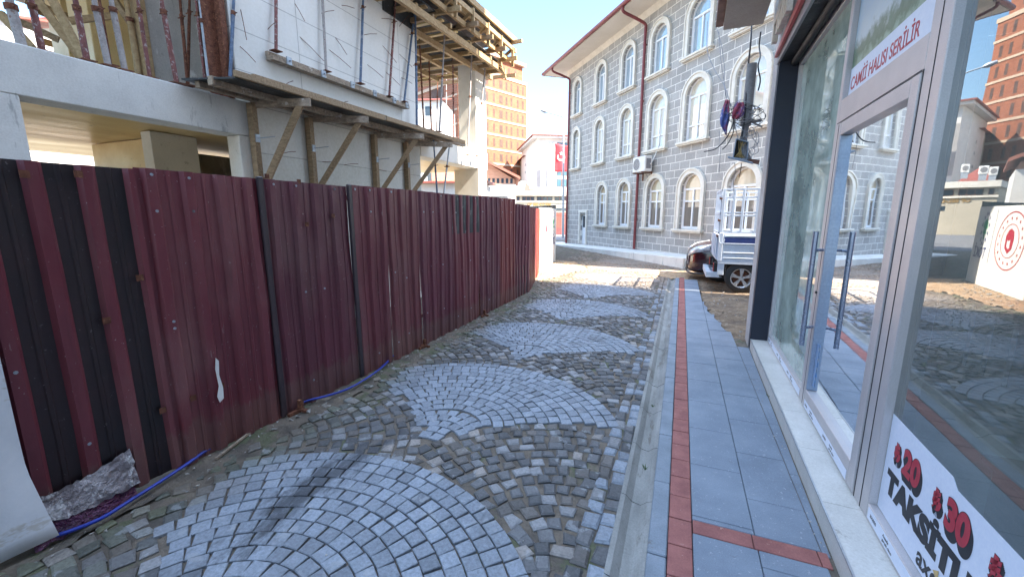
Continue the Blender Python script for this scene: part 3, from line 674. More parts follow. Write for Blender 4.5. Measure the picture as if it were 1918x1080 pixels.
# dotted ring, tree and lettering
fill2d([circ(.20*math.cos(2*math.pi*k/12+.26), .36*math.sin(2*math.pi*k/12+.26), .028, 10, .05) for k in range(12)], .002, onb(2.32, 1.30), be, (0, 0, 1), 'emblem_dots', ink_blue, wb)
fill2d([[(-.13, .02), (-.1, .16), (0, .24), (.1, .17), (.14, .04), (.05, .0), (.12, -.08), (.05, -.12), (.02, -.24), (-.03, -.24), (-.03, -.12), (-.12, -.10), (-.04, -.02)]], .002, onb(2.32, 1.30), be, (0, 0, 1), 'emblem_tree', ink_green, wb)
text('TOK\u0130', .36, onb(2.02, .62), be, (0, 0, 1), ink_blue, wb, 'board_lettering', .002, .004, xs=.78)
mb = MB(); mb.prism([onb(1.80, .55), onb(1.812, .55), onb(1.812, 1.75), onb(1.80, 1.75)], bn*.001); mb.build('divider_line', ink_blue, wb)
# fence turning the corner behind it, its shade put into the sheet colour
cf = thing('corner_fence', 'dark shaded corrugated fence turning left behind the white printed board', 'fence', (-4.15, 14.2, 0))
for i in range(5): corr((-4.15-i*1.05, 14.2+i*1.5), (-4.15-(i+1)*1.05, 14.2+(i+1)*1.5-.01), -.05, 1.95, 'corrugated_panel', [patch_and_shade if i < 4 else maroon2], cf)

# white vinyl sheet at the very left, its free edge curling off the fence
wv = thing('white_hoarding_sheet', 'smooth white sheet covering the near end of the fence, lower corner curling out', 'sheet', (-2.95, .3, 0))
mb = MB(); vs = []; fs = []; nu, nz = 16, 26
for j in range(nz+1):
    z = -.01+1.93*j/nz
    for i in range(nu+1):
        u = i/nu; y = -1.6+2.40*u; curl = max(0, (u-.72)/.28)**2*(.02+.045*max(0, 1-z/.6)**2); y += max(0, u-.72)/.28*.045*max(0, 1-z/.4)
        vs.append((-2.952+curl, y, z+.02*max(0, (u-.8)/.2)*max(0, 1-z/.5)))
for j in range(nz):
    for i in range(nu): a = j*(nu+1)+i; fs.append((a, a+1, a+nu+2, a+nu+1))
mb.add(vs, fs, 0, True); o = mb.build('sheet', vinyl, wv); o.modifiers.new('s', 'SOLIDIFY').thickness = .002
m_ = MB(); m_.box(-2.9508, -2.9495, .70, .708, .45, 1.9); m_.build('hem', galv, wv)
for z in (.2, .55, .9, 1.3, 1.7):
    m_ = MB(); m_.tube([(-2.95, .62, z), (-2.942, .62, z)], .008, 8); m_.build('rivet', galv, wv)

# crumpled plastic at the foot of the first panel
def crumple(name, label, m, pts, amp, seed):
    rr = random.Random(seed); n = 22; mb = MB(); vs = []; fs = []
    for i in range(n+1):
        t = i/n; k = t*(len(pts)-1); a = int(min(k, len(pts)-2)); f = k-a
        lo = Vector(pts[a][0]).lerp(Vector(pts[a+1][0]), f); hi = Vector(pts[a][1]).lerp(Vector(pts[a+1][1]), f)
        for j in range(9):
            q = lo.lerp(hi, j/8); q += Vector((rr.uniform(0, amp), rr.uniform(-amp, amp)*.5, rr.uniform(-amp, amp)*(.9 if j in (0, 8) else .3))); vs.append(q)
    for i in range(n):
        for j in range(8): a = i*9+j; fs.append((a, a+9, a+10, a+1))
    mb.add(vs, fs, 0, False); o = mb.build(name, m); o.modifiers.new('s', 'SOLIDIFY').thickness = .001
    return tag(o, label, 'plastic sheet')
crumple('plastic_sheet', 'crumpled grey translucent plastic stuck along the foot of the blackened fence panel', plastic_sheet,
        [((-2.94, .76, .10), (-2.965, .78, .22)), ((-2.93, .9, .06), (-2.965, .92, .21)), ((-2.93, 1.05, .05), (-2.965, 1.05, .23)), ((-2.94, 1.23, .05), (-2.97, 1.22, .27))], .013, 3)
crumple('tarpaulin_scrap', 'dark purple tarpaulin scrap lying under the crumpled plastic beside the blue hose', purple_sheet,
        [((-2.90, .76, -.02), (-2.95, .78, .10)), ((-2.90, .9, -.02), (-2.95, .92, .08)), ((-2.91, 1.05, -.02), (-2.95, 1.07, .06)), ((-2.94, 1.2, -.02), (-2.96, 1.21, .03))], .010, 9)
# blue hose: dips in and out under the sheets
def smooth(pts, k=6):
    P_2 = [Vector(p) for p in pts]; out = []
    for i in range(len(P_2)-1):
        a, b, c, d = P_2[max(i-1, 0)], P_2[i], P_2[i+1], P_2[min(i+2, len(P_2)-1)]
        for j in range(k):
            t = j/k; out.append(.5*((2*b)+(c-a)*t+(2*a-5*b+4*c-d)*t*t+(3*b-a-3*c+d)*t**3))
    return out+[P_2[-1]]
mb = MB(); hz = .0
hp = [G(x, y, hz) for x, y in ((105, 990), (160, 968), (230, 928), (300, 885), (345, 856), (372, 838))]+[Vector((-3.06, 1.95, -.02)), Vector((-3.06, 2.3, -.02))]+[G(x, y, hz) for x, y in ((560, 748), (600, 738), (645, 722), (690, 695), (714, 675))]+[Vector((-3.08, 3.75, -.02)), Vector((-3.1, 5, -.02))]
hp = [v+Vector((.095, 0, .004)) if v.x > -3.12 and i_ < 6 or 7 < i_ < 13 else v for i_, v in enumerate(hp)]
hp = [Vector((-3.0, .66, -.01)), Vector((-2.96, .76, -.005))]+hp[1:]
mb.tube(smooth(hp), .0105, 10); tag(mb.build('hose', hose_m), 'thin blue water hose snaking along the foot of the maroon fence', 'hose')
mb = MB(); mb.bar(G(405, 858, -.02), G(470, 808, -.015), .018, .014); tag(mb.build('stick', timber_old), 'grey stick lying on the verge between the blue hose and the setts', 'stick')
mb = MB(); mb.tube(smooth([G(980, 541, -.01), G(968, 546, .01), G(975, 530, 0), G(990, 527, 0), G(998, 515, .0)]), .012, 6); tag(mb.build('pipe_scrap', galv), 'bent grey pipe scrap lying at the far foot of the fence', 'pipe')

# ================================================================ UNFINISHED BUILDING (left)
FXW = -5.5
ub = thing('unfinished_building', 'concrete building under construction behind the fence, with bare walls and an open upper floor', 'building', (FXW, 5, 0))
def part(name, m, fn, parent=ub, bevel=.008):
    mb = MB(); fn(mb); return mb.build(name, m, parent, bevel=bevel)
part('column', concrete_smooth, lambda b: b.box(-5.95, -5.503, 1.45, 1.95, -.1, 2.68))
part('beam', concrete_smooth, lambda b: b.box(-5.82, -5.5, -3.5, 4.10, 2.68, 3.12))
part('floor_slab', concrete_smooth, lambda b: b.box(-13, -5.83, -3.5, 12.0, 3.0, 3.115))
part('ceiling_formwork', ply, lambda b: b.box(-12.9, -5.825, -3.5, 11.9, 2.965, 2.995))
part('wall', form_low, lambda b: b.box(-5.78, -5.503, 4.14, 8.08, -.1, 3.33))
part('wall', form_wall, lambda b: b.box(-5.76, -5.49, 3.97, 8.02, 3.335, 7.2))
part('column', concrete_pale, lambda b: b.box(-5.75, -5.51, 3.93, 4.12, -.1, 2.675))
part('inner_wall', ply, lambda b: b.box(-10.6, -8.2, 4.6, 4.75, -.1, 2.95))
part('inner_wall', concrete_pale, lambda b: b.box(-10.8, -10.65, -1.5, 4.7, -.1, 2.55))
part('inner_wall', concrete_pale, lambda b: b.box(-8.2, -7.95, 4.2, 4.9, -.1, 2.95))
part('stair_flight', concrete_smooth, lambda b: b.prism([(-9.5, 4.4, 1.4), (-9.5, 7.6, 3.0), (-9.5, 7.6, 2.75), (-9.5, 4.4, 1.15)], (2.6, 0, 0)))
part('back_wall', concrete, lambda b: b.box(-9.8, -9.6, 4.9, 8.0, -.1, 2.9))
# upper open floor: recessed dark wall, plywood column, upper slab
part('wall', concrete, lambda b: b.box(-6.75, -6.55, 3.62, 5.0, 3.12, 6.6))
part('formwork_edge', timber_pale, lambda b: b.box(-6.76, -6.50, 3.50, 3.60, 3.12, 6.6))
part('column', ply, lambda b: b.box(-8.2, -7.7, 3.55, 4.15, 3.12, 5.6))
part('column', ply, lambda b: b.box(-10.6, -10.1, 4.3, 4.8, 3.12, 5.6))
part('upper_slab', black_ply, lambda b: b.box(-13, -5.8, -3.5, 8.1, 5.95, 6.15))
part('upper_wall', concrete, lambda b: b.box(-13, -5.8, -3.5, 4.0, 6.6, 7.2))
part('angle_post', rust, lambda b: (b.box(-5.60, -5.50, 3.86, 3.93, 3.12, 5.6), b.box(-5.62, -5.60, 3.70, 3.93, 3.12, 5.6)), bevel=0)
# street end: portal frame
part('beam', concrete_pale, lambda b: b.box(-5.9, -5.5, 8.1, 11.55, 2.92, 3.42))
part('column', concrete_pale, lambda b: b.box(-6.3, -5.503, 10.95, 11.5, -.1, 2.915))
part('column', concrete_pale, lambda b: b.box(-6.05, -5.503, 10.85, 11.5, 3.425, 5.95))
part('added_bounce_slab', concrete_pale, lambda b: b.box(-14, -3.6, -6, 14, -.14, -.11), bevel=0)  # unseen pale slab added to bounce light up to the ceiling
part('low_wall', white_wall, lambda b: b.box(-9.6, -9.4, 8.2, 13.5, -.1, 2.0))
part('low_wall', white_wall, lambda b: b.box(-8.0, -5.6, 13.2, 13.4, -.1, 2.25))
# rebar ends sticking out of the wall
for (px, py, dx, dy) in ((450, 15, 12, 60), (447, 85, 32, 32), (500, 57, 18, -16), (551, 5, 20, 35), (557, 65, 50, 50), (600, 26, 26, -6), (626, 68, 24, 35), (612, 90, 46, 38), (680, 66, 26, -2), (712, 35, 28, 3), (715, 84, 28, 34), (686, 120, 32, 26), (720, 133, 30, 28), (746, 100, 26, 26), (746, 52, 20, -22), (638, 10, 26, 6), (533, 160, 16, -8), (640, 195, 12, -5), (750, 145, 22, 12), (528, 288, 26, -4), (604, 303, 28, 2), (645, 309, 26, -2), (700, 318, 24, 3), (740, 322, 20, -4)):
    a = X(px, py, -5.50); b = X(px+dx, py+dy, -5.5+rnd(.08, .16)); m_ = MB(); m_.tube([a, a.lerp(b, .5)+Vector((0, 0, .01)), b], .0045, 5); m_.build('rebar_end', rust, ub)

# waler board bolted low across the upper wall
wl = thing('waler_board', 'grey timber ledge bolted across the upper concrete wall, carrying the slanting props', 'timber ledge', (-5.4, 5.7, 3.8))
a = X(505, 108, -5.40); b = X(762, 202, -5.40)
m_ = MB(); m_.bar(a, b, .13, .055); m_.build('plank', timber_old, wl)
m_ = MB(); m_.bar(a+Vector((-.05, 0, .06)), b+Vector((-.05, 0, .06)), .05, .06); m_.build('plank', timber_old, wl)
for t in (.08, .28, .48, .66, .84, .97):
    q = a.lerp(b, t); m_ = MB(); m_.box(q.x+.065, q.x+.085, q.y-.04, q.y+.04, q.z-.03, q.z+.07); m_.tube([(q.x+.08, q.y, q.z+.02), (q.x+.12, q.y, q.z+.02)], .012, 6); m_.build('clamp_plate', galv, wl)

# telescopic props, each a thing
def prop(a, b, m, label, r=.026, group='steel props holding up the formwork'):
    a = Vector(a); b = Vector(b); r *= .82; t = thing('steel_prop', label, 'prop', a, group=group)
    d = b-a; k = a+d*.55
    m_ = MB(); m_.tube([a, k], r, 10); m_.build('outer_tube', m, t)
    m_ = MB(); m_.tube([k, b], r*.8, 10); m_.build('inner_tube', m, t)
    m_ = MB(); m_.tube([k-d.normalized()*.02, k+d.normalized()*.03], r*1.25, 10); s_ = d.cross(Vector((0, 1, .3))).normalized(); m_.tube([k-s_*.07, k+s_*.07], .007, 5); m_.build('collar', rust, t)
    m_ = MB(); m_.box(a.x-.06, a.x+.06, a.y-.06, a.y+.06, a.z-.004, a.z+.006); m_.build('base_plate', rust, t)
def pp(pa, pb, x, m, label, x2=None, r=.026, ext=1.0, **k):
    b = X(*pa, x2 if x2 is not None else x); a = X(*pb, x); b = a+(b-a)*ext; prop(a, b, m, label, r, **k)
pp((517, 0), (517, 96), -5.40, prop_red, 'brown prop nearest the left end of the timber ledge', ext=2.2, x2=-5.44)
pp((604, 0), (611, 134), -5.40, prop_grey, 'second prop from the left on the timber ledge', ext=2, x2=-5.44)
pp((680, 5), (675, 157), -5.40, blue_prop, 'blue grey prop in the middle of the timber ledge', ext=1.7, x2=-5.44)
pp((741, 0), (729, 181), -5.40, prop_red, 'reddish prop second from the right on the timber ledge', ext=1.4, x2=-5.44)
pp((779, 0), (757, 191), -5.40, blue_prop, 'pale blue slanting prop at the right end of the timber ledge', ext=1.2, x2=-5.44)
pp((438, 0), (431, 147), -5.47, blue_prop, 'blue and rust prop on the concrete beam at the left edge of the upper wall', ext=1.5)
for (pa, pb, x, m, lab, rr_) in (((302, 0), (331, 156), -5.62, prop_red, 'thick pinkish prop in front of the recessed grey wall', .032), ((338, 10), (352, 160), -6.1, rust, 'dark rusty prop just right of the thick pinkish prop', .024),
        ((355, 0), (352, 162), -6.2, rust, 'dark brown prop crossing the one beside it at the foot', .022), ((368, 5), (385, 158), -5.7, prop_red, 'red prop standing left of a galvanised one', .024), ((376, 20), (392, 156), -5.62, galv, 'galvanised prop with a wire bound top before the recessed wall', .024),
        ((392, 0), (412, 150), -5.66, prop_red, 'dark red prop close to the angle iron corner post', .026), ((17, 0), (44, 98), -5.7, prop_grey, 'wide grey prop nearest the left edge of the open floor', .045), ((58, 0), (79, 96), -5.75, prop_red, 'brown red prop second from the left on the open floor', .034),
        ((141, 0), (163, 114), -5.7, prop_red, 'pink crusted prop in front of the plywood column', .034), ((176, 0), (203, 124), -5.68, prop_grey, 'pale crusted prop at the left side of the plywood column', .036), ((186, 0), (207, 123), -6.0, rust, 'thin dark prop right behind the pale crusted prop', .02),
        ((208, 0), (234, 133), -5.68, prop_grey, 'pale crusted prop standing between two plywood columns', .034), ((258, 0), (281, 146), -5.7, prop_red, 'thin brown prop beside the pale timber wall edge', .024), ((240, 20), (262, 142), -6.6, timber_pale, 'ochre timber prop with a brace on the open floor', .04)):
    pp(pa, pb, x, m, lab, r=rr_, ext=1.55, group='props on the open upper floor')
for (pa, pb, x, m, lab, rr_) in (((778, 25), (781, 236), -5.3, blue_prop, 'thick blue prop right beside the end of the upper wall', .03), ((785, 62), (794, 242), -6, rust, 'dark prop second from the end of the upper wall', .026), ((802, 70), (808, 244), -6.3, rust, 'rusty prop third from the end of the upper wall', .026),
        ((833, 60), (823, 247), -5.25, prop_grey, 'long grey brown prop leaning under the roof formwork edge beam', .028), ((848, 105), (850, 258), -6, prop_red, 'pink and white prop in the middle of the street end bay', .028), ((862, 120), (864, 268), -6.5, rust, 'thin rust prop before the tower windows', .022),
        ((884, 92), (876, 290), -5.3, prop_grey, 'tall sunlit prop leaning in front of the concrete column', .028), ((910, 115), (893, 292), -5.3, prop_grey, 'sunlit prop leaning at the right edge of the concrete column', .028), ((857, 140), (858, 262), -7.5, rust, 'slim orange brown prop further back in the street end bay', .024),
        ((820, 128), (818, 246), -7.2, rust, 'slim prop behind the long leaning one', .022), ((836, 105), (836, 250), -7.6, prop_grey, 'pale prop far back in the street end bay', .022)):
    pp(pa, pb, x, m, lab, r=rr_, ext=1.0, group='props of the street end bay')
pp((812, 262), (819, 366), -5.1, blue_prop, 'dark prop under the walkway end, vertical, above the fence', r=.024, ext=1.0, group='props under the walkway')
pp((843, 262), (830, 374), -5.1, galv, 'grey prop under the walkway end, leaning left, above the fence', r=.024, ext=1.0, group='props under the walkway')

# bracket walkway on the wall
ww = thing('bracket_walkway', 'timber walkway on triangular brackets along the foot of the upper concrete wall', 'walkway', (-5.2, 6, 3.2))
m_ = MB(); m_.hexa([(-5.49, 3.30, 3.175), (-4.86, 3.50, 3.175), (-4.86, 8.45, 3.26), (-5.49, 8.45, 3.26), (-5.49, 3.30, 3.195), (-4.86, 3.50, 3.195), (-4.86, 8.45, 3.28), (-5.49, 8.45, 3.28)]); m_.build('deck', black_ply, ww)
for (y0, y1, z0, z1, xx, mm) in ((3.48, 6.05, 3.20, 3.245, -4.83, timber), (3.75, 6.2, 3.25, 3.29, -4.90, timber), (5.0, 7.0, 3.225, 3.26, -4.84, timber_old), (6.1, 8.9, 3.235, 3.285, -4.83, timber), (6.3, 8.6, 3.28, 3.31, -4.92, timber_old), (3.4, 8.3, 3.12, 3.20, -5.15, timber_old), (3.4, 8.3, 3.12, 3.20, -5.38, timber_old), (6.9, 9.2, 3.22, 3.27, -5.0, timber_old)):
    m_ = MB(); m_.bar((xx, y0, (z0+z1)/2), (xx, y1, (z0+z1)/2+.01*(y1-y0)), .05 if xx > -5 else .08, z1-z0+.02); m_.build('plank', mm, ww)
for (yp, yt) in ((4.10, 4.41), (5.03, 5.53), (6.50, 7.08), (7.48, 8.15)):
    br = MB(); br.bar((-5.44, yp, 1.2), (-5.44, yp, 3.10), .075, .10, up=(1, 0, 0)); post = br.build('bracket_post', timber, ww)
    br = MB(); br.bar((-5.46, yp+.02, 3.10), (-4.72, yt, 3.115), .05, .10); br.build('bracket_arm', timber_old, post)
    br = MB(); br.bar((-5.40, yp+.06, 2.05), (-4.83, yt-.04, 3.12), .045, .085); br.build('bracket_strut', timber, post)
    br = MB(); br.box(-5.39, -5.375, yp-.03, yp+.03, 2.60, 2.70); br.tube([(-5.38, yp, 2.65), (-5.20, yp+.12, 2.68)], .006, 6); br.build('tie_plate', galv, post)

# roof formwork over the street end
rf = thing('roof_formwork', 'sunlit timber formwork of beams and joists for the next slab, overhanging the street end', 'formwork', (-6.5, 9.5, 5.5))
def rb(a, b, w_, h_, m=timber_pale, name='joist'): k = MB(); k.bar(a, b, w_, h_); return k.build(name, m, rf)
rb((-4.9, 5.6, 5.36), (-4.9, 11.5, 5.56), .08, .13, timber_pale, 'edge_beam'); rb((-5.5, 7.9, 5.42), (-5.5, 11.9, 5.6), .08, .12, timber_pale, 'beam')
for xx in (-6.3, -7.1, -7.9, -8.7): rb((xx, 7.6, 5.5), (xx, 11.5, 5.62), .08, .12, timber_pale, 'beam')
for i in range(12): rb((-4.72-rnd(0, .25), 6.3+i*.52, 5.52+i*.01), (-9.2, 6.3+i*.52+rnd(-.1, .1), 5.60+i*.01), .07, .09, random.choice([timber_pale, timber_pale, timber]))
for i in range(9): rb((-9.2, 6.5+i*.62, 5.70), (-5.0, 6.5+i*.62+rnd(-.05, .05), 5.70), .10, .03, random.choice([ply, timber_pale]), 'board')
m_ = MB(); m_.hexa([(-9.3, 5.2, 5.78), (-5.05, 5.2, 5.74), (-5.0, 11.5, 5.80), (-9.3, 11.5, 5.84), (-9.3, 5.2, 5.80), (-5.05, 5.2, 5.76), (-5.0, 11.5, 5.82), (-9.3, 11.5, 5.86)]); m_.build('deck', black_ply, rf)
for xx, z in ((-4.78, 5.72), (-4.62, 5.95), (-4.95, 6.10)): rb((xx, 6.4, z), (xx, 11.6, z+.15), .06, .10, timber_pale, 'edge_beam')
for i in range(7):
    y = 6.6+i*.78; rb((-4.45, y, 5.72+i*.015), (-5.3, y+rnd(-.1, .1), 5.74+i*.015), .07, .10, random.choice([timber, timber_pale]))
    k = MB(); k.bar((-4.60, y+.05, 5.62), (-4.60, y+.05, 6.12), .05, .07, up=(1, 0, 0)); k.build('upright', timber_pale, rf)
    k = MB(); k.bar((-4.62, y+.08, 6.08), (-5.2, y+.1, 5.72), .05, .07); k.build('brace', timber_pale, rf)
m_ = MB(); m_.hexa([(-9.3, 6.5, 6.15), (-4.72, 6.5, 6.15), (-4.66, 11.55, 6.30), (-9.3, 11.5, 6.30), (-9.3, 6.5, 6.19), (-4.72, 6.5, 6.19), (-4.66, 11.55, 6.34), (-9.3, 11.5, 6.34)]); m_.build('edge_deck', black_ply, rf)
rb((-4.68, 6.4, 6.22), (-4.62, 11.65, 6.38), .05, .13, timber_pale, 'fascia_board')
rb((-4.35, 11.4, 6.27), (-5.4, 11.6, 6.31), .08, .08); rb((-4.8, 11.0, 5.55), (-5.0, 11.8, 5.5), .05, .08)
m_ = MB(); m_.box(-5.485, -5.46, 7.0, 8.0, 5.42, 6.0); m_.build('dark_board', black_ply, rf)
# shoring timber and junk visible on the open upper floor
us = thing('floor_shoring', 'slanting timbers and joists shoring the ceiling of the open upper floor', 'shoring', (-7, 2.5, 3.1))
for i in range(9): k = MB(); k.bar((-5.7, -.4+i*.55, 5.72), (-11.5, -.4+i*.55+rnd(-.2, .2), 5.76), .08, .12); k.build('joist', timber_pale if i % 2 else timber, us)
for xx in (-6.4, -7.6, -9, -10.5): k = MB(); k.bar((xx, -1, 5.6), (xx, 8, 5.6), .09, .13); k.build('beam', random.choice([timber, timber_old]), us)
for (pa, pb, x) in (((70, 0), (150, 108), -6.6), ((98, 0), (158, 112), -6.3), ((215, 0), (245, 45), -6.8), ((130, 40), (210, 30), -7.0), ((0, 25), (60, 90), -6.6), ((35, 40), (110, 75), -7.4), ((255, 0), (268, 140), -7.2)):
    k = MB(); k.bar(X(*pa, x-.2), X(*pb, x), .04, .075); k.build('brace', timber_pale if pa[0] % 2 == 0 else timber, us)
for i in range(16):
    k = MB(); y = rnd(1.5, 7.5); z = rnd(3.9, 5.4); xx = rnd(-11.5, -9.8); k.bar((xx, y, z), (xx+rnd(-.5, .5), y+rnd(1, 2.5), z+rnd(-.3, .3)), .04, .11); k.build('loose_board', random.choice([timber, timber_pale]), us)

# ================================================================ STONE CLAD BUILDING (facade frame: x along the wall, y inwards)
FANG = math.atan2(-.775, .632)
F0 = Vector((-6.04, 22.98, 0)); FD = Vector((.632, -.775, 0)).normalized(); FN = Vector((-.775, -.632, 0)).normalized()
sb = thing('stone_clad_building', 'three storey building clad in grey blocks with white joints and arched windows', 'building', F0, FANG)
def fb(name, m, fn, parent=sb, bevel=0): mb = MB(); fn(mb); return mb.build(name, m, parent, local=True, bevel=bevel)
TEND, TOPZ = 12.75, 9.05
def arch(cx, z0, w_, h, n=16):   # outline of an arched opening
    r = w_/2; return [(cx-r, z0), (cx+r, z0), (cx+r, z0+h-r)]+[(cx+r*math.cos(math.pi*k/n), z0+h-r+r*math.sin(math.pi*k/n)) for k in range(1, n)]+[(cx-r, z0+h-r)]
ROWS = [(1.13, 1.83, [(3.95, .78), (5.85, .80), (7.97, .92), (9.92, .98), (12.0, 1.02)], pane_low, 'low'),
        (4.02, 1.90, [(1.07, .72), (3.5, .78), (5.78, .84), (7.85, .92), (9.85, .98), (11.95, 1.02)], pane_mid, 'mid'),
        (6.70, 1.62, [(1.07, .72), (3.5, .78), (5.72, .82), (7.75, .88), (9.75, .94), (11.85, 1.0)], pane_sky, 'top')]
holes = []
for z0, h, cols, pm, kind in ROWS:
    for cx, w_ in cols: holes.append(arch(cx, z0, w_, h))
holes.append([(1.75, .10), (2.42, .10), (2.42, 1.62), (1.75, 1.62)])
fill2d([[(0, -.5), (TEND, -.5), (TEND, TOPZ), (0, TOPZ)]]+holes, .22, (0, .11, 0), (1, 0, 0), (0, 0, 1), 'front_wall', stone_block, sb, local=True)
fb('back_wall', stone_block, lambda b: b.box(0, TEND, 8.8, 9.0, -.5, TOPZ))
fb('end_wall', stone_end, lambda b: b.box(-.05, .0, -.02, 9, -.5, TOPZ))
fb('end_wall', stone_end, lambda b: b.box(TEND, TEND+.05, -.02, 9, -.5, TOPZ))
fb('inside_slab', black_m, lambda b: (b.box(.02, TEND-.02, .9, 1.0, 0, 9)))
fb('corner_quoin', stone_end, lambda b: [b.box(-.07, (.06 if k % 2 else .02), -.03, .3, .05+k*.262, .05+k*.262+.25) for k in range(34)], bevel=.006)
def window(cx, z0, w_, h, pm, kind):
    wo = bpy.data.objects.new('window', None); C.objects.link(wo); wo.parent = sb; wo.location = (cx, 0, z0)
    r = w_/2; fw = .05; iw = w_-2*fw; zt = h-r*1.02
    inner = arch(0, fw, iw, h-2*fw)
    o = fill2d([arch(0, 0, w_, h), inner], .06, (0, .12, 0), (1, 0, 0), (0, 0, 1), 'frame', pvc, wo, local=True)
    b = MB(); b.box(-.028, .028, .085, .15, fw, zt-.03)
    b.box(-r+fw*.8, r-fw*.8, .084, .151, zt-.03, zt+.03)
    if kind == 'low': b.box(-r+.04, r-.04, .083, .152, zt-.42, zt-.37); b.box(-.028, .028, .086, .149, zt+.03, zt+.031)
    if kind == 'mid': b.box(-r+.04, r-.04, .083, .152, .46, .51)
    for sx in (-1, 1): b.box(min(sx*.03, sx*(r-fw-.0)), max(sx*.03, sx*(r-fw)), .095, .14, fw, fw+.04); b.box(min(sx*(r-fw-.035), sx*(r-fw)), max(sx*(r-fw-.035), sx*(r-fw)), .096, .141, fw+.04, zt-.03)
    b.build('glazing_bar', pvc, wo, local=True)
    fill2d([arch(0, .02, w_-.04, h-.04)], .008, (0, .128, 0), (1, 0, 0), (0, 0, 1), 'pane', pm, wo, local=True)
    s1 = .17; fill2d([arch(0, -.0, w_+2*s1, h+s1), arch(0, -.0, w_, h)], .07, (0, -.035, 0), (1, 0, 0), (0, 0, 1), 'surround', cream, wo, local=True)
    fill2d([arch(0, -.0, w_+.36, h+.18), arch(0, -.0, w_+.26, h+.13)], .03, (0, -.083, 0), (1, 0, 0), (0, 0, 1), 'moulding', cream, wo, local=True)
    b = MB(); b.box(-r-.24, r+.24, -.16, .05, -.07, -.002); b.box(-r-.20, r+.20, -.12, .0, -.12, -.072); b.build('sill', cream, wo, local=True, bevel=.008)
    return wo
for z0, h, cols, pm, kind in ROWS:
    for cx, w_ in cols: window(cx, z0, w_, h, pm, kind)
# door
dr = bpy.data.objects.new('door', None); C.objects.link(dr); dr.parent = sb; dr.location = (2.085, 0, .1)
b = MB(); b.box(-.33, .33, .12, .17, 0, 1.52); b.build('door_leaf', pvc, dr, local=True)
b = MB(); b.box(-.24, -.03, .105, .125, .85, 1.42); b.box(.03, .24, .105, .125, .85, 1.42); b.build('pane', dark_glass, dr, local=True)
b = MB(); b.box(-.45, -.33, -.06, .02, 0, 1.6); b.box(.33, .45, -.06, .02, 0, 1.6); b.box(-.47, .47, -.07, .02, 1.6, 1.72); b.build('surround', cream, dr, local=True)
b = MB(); b.box(.22, .26, .07, .11, .75, .8); b.build('handle', galv, dr, local=True)
# eaves
def ev(b):
    b.hexa([(-1.0, -1.05, TOPZ+.02), (TEND+1, -1.05, TOPZ+.02), (TEND+1, 10, TOPZ+.02), (-1.0, 10, TOPZ+.02), (-1.0, -1.05, TOPZ+.12), (TEND+1, -1.05, TOPZ+.12), (TEND+1, 10, TOPZ+.12), (-1.0, 10, TOPZ+.12)])
fb('eaves_soffit', soffit_w, ev)
fb('roof', roof_brown, lambda b: b.add([(-1.05, -1.08, TOPZ+.13), (TEND+1.05, -1.08, TOPZ+.13), (TEND+1.05, 10.05, TOPZ+.13), (-1.05, 10.05, TOPZ+.13), (4, 4.5, TOPZ+2), (TEND-4, 4.5, TOPZ+2)], [(0, 1, 5, 4), (1, 2, 5), (2, 3, 4, 5), (3, 0, 4), (0, 3, 2, 1)]))
fb('eaves_cove', cream, lambda b: b.prism([(-.06, -.14, TOPZ+.018), (-.06, -.002, TOPZ+.018), (-.06, -.002, TOPZ-.16)], (TEND+.06, 0, 0)))
fb('eaves_gutter', gutter_red, lambda b: (b.tube([(-1.1, -1.12, TOPZ+.10), (TEND+1.1, -1.12, TOPZ+.10)], .085, 12), b.tube([(-1.08, -1.1, TOPZ+.10), (-1.08, 10, TOPZ+.10)], .085, 12)))
def pipe_(t, zb):
    b = MB(); b.tube(smooth([(t-.02, -1.08, TOPZ+.05), (t-.02, -1.05, TOPZ-.12), (t, -.55, TOPZ-.28), (t, -.14, TOPZ-.42), (t, -.10, TOPZ-.6)], 5)+[Vector((t, -.10, zb))], .055, 12)
    o = b.build('downpipe', gutter_red, sb, local=True)
    for z in (1.4, 3.6, 5.9, 7.9): k = MB(); k.tube([(t, -.10, z), (t, -.10, z+.04)], .066, 12); k.box(t-.02, t+.02, -.05, 0, z, z+.04); k.build('pipe_bracket', gutter_red, o, local=True)
pipe_(.22, .02); pipe_(6.92, .22)
# air conditioner on the facade
ac = thing('air_conditioner', 'white outdoor air conditioner on a rusty bracket between the ground and middle window rows', 'air conditioner', F0+FD*7.05+FN*.12+Vector((0, 0, 3.22)), FANG)
def acb(name, m, fn, bevel=0): b = MB(); fn(b); return b.build(name, m, ac, local=True, bevel=bevel)
acb('casing', ac_m, lambda b: b.box(0, .80, -.32, 0, 0, .56), .012)
fill2d([circ(.27, .28, .235, 28), circ(.27, .28, .215, 28)], .012, (0, -.328, 0), (1, 0, 0), (0, 0, 1), 'fan_ring', ac_m, ac, local=True)
fill2d([circ(.27, .28, .213, 28)], .004, (0, -.324, 0), (1, 0, 0), (0, 0, 1), 'fan_grille', grey_pipe, ac, local=True)
acb('fan_guard', ac_m, lambda b: [b.tube([(.27-math.sqrt(max(0, .21**2-z*z)), -.335, .28+z), (.27+math.sqrt(max(0, .21**2-z*z)), -.335, .28+z)], .0035, 5) for z in [k*.035-.175 for k in range(11)]])
acb('side_vent', grey_pipe, lambda b: b.box(.803, .808, -.26, -.06, .1, .46))
acb('bracket', rust, lambda b: (b.box(.08, .12, -.36, .10, -.05, -.01), b.box(.64, .68, -.36, .10, -.05, -.01), b.box(.08, .12, .08, .11, -.3, .0), b.box(.64, .68, .08, .11, -.3, 0)))
acb('hose', ac_m, lambda b: b.tube(smooth([(.84, -.1, .25), (.95, -.08, .4), (1.05, .06, .9), (1.1, .08, 1.5), (1.15, .08, 2.1)]), .018, 7))
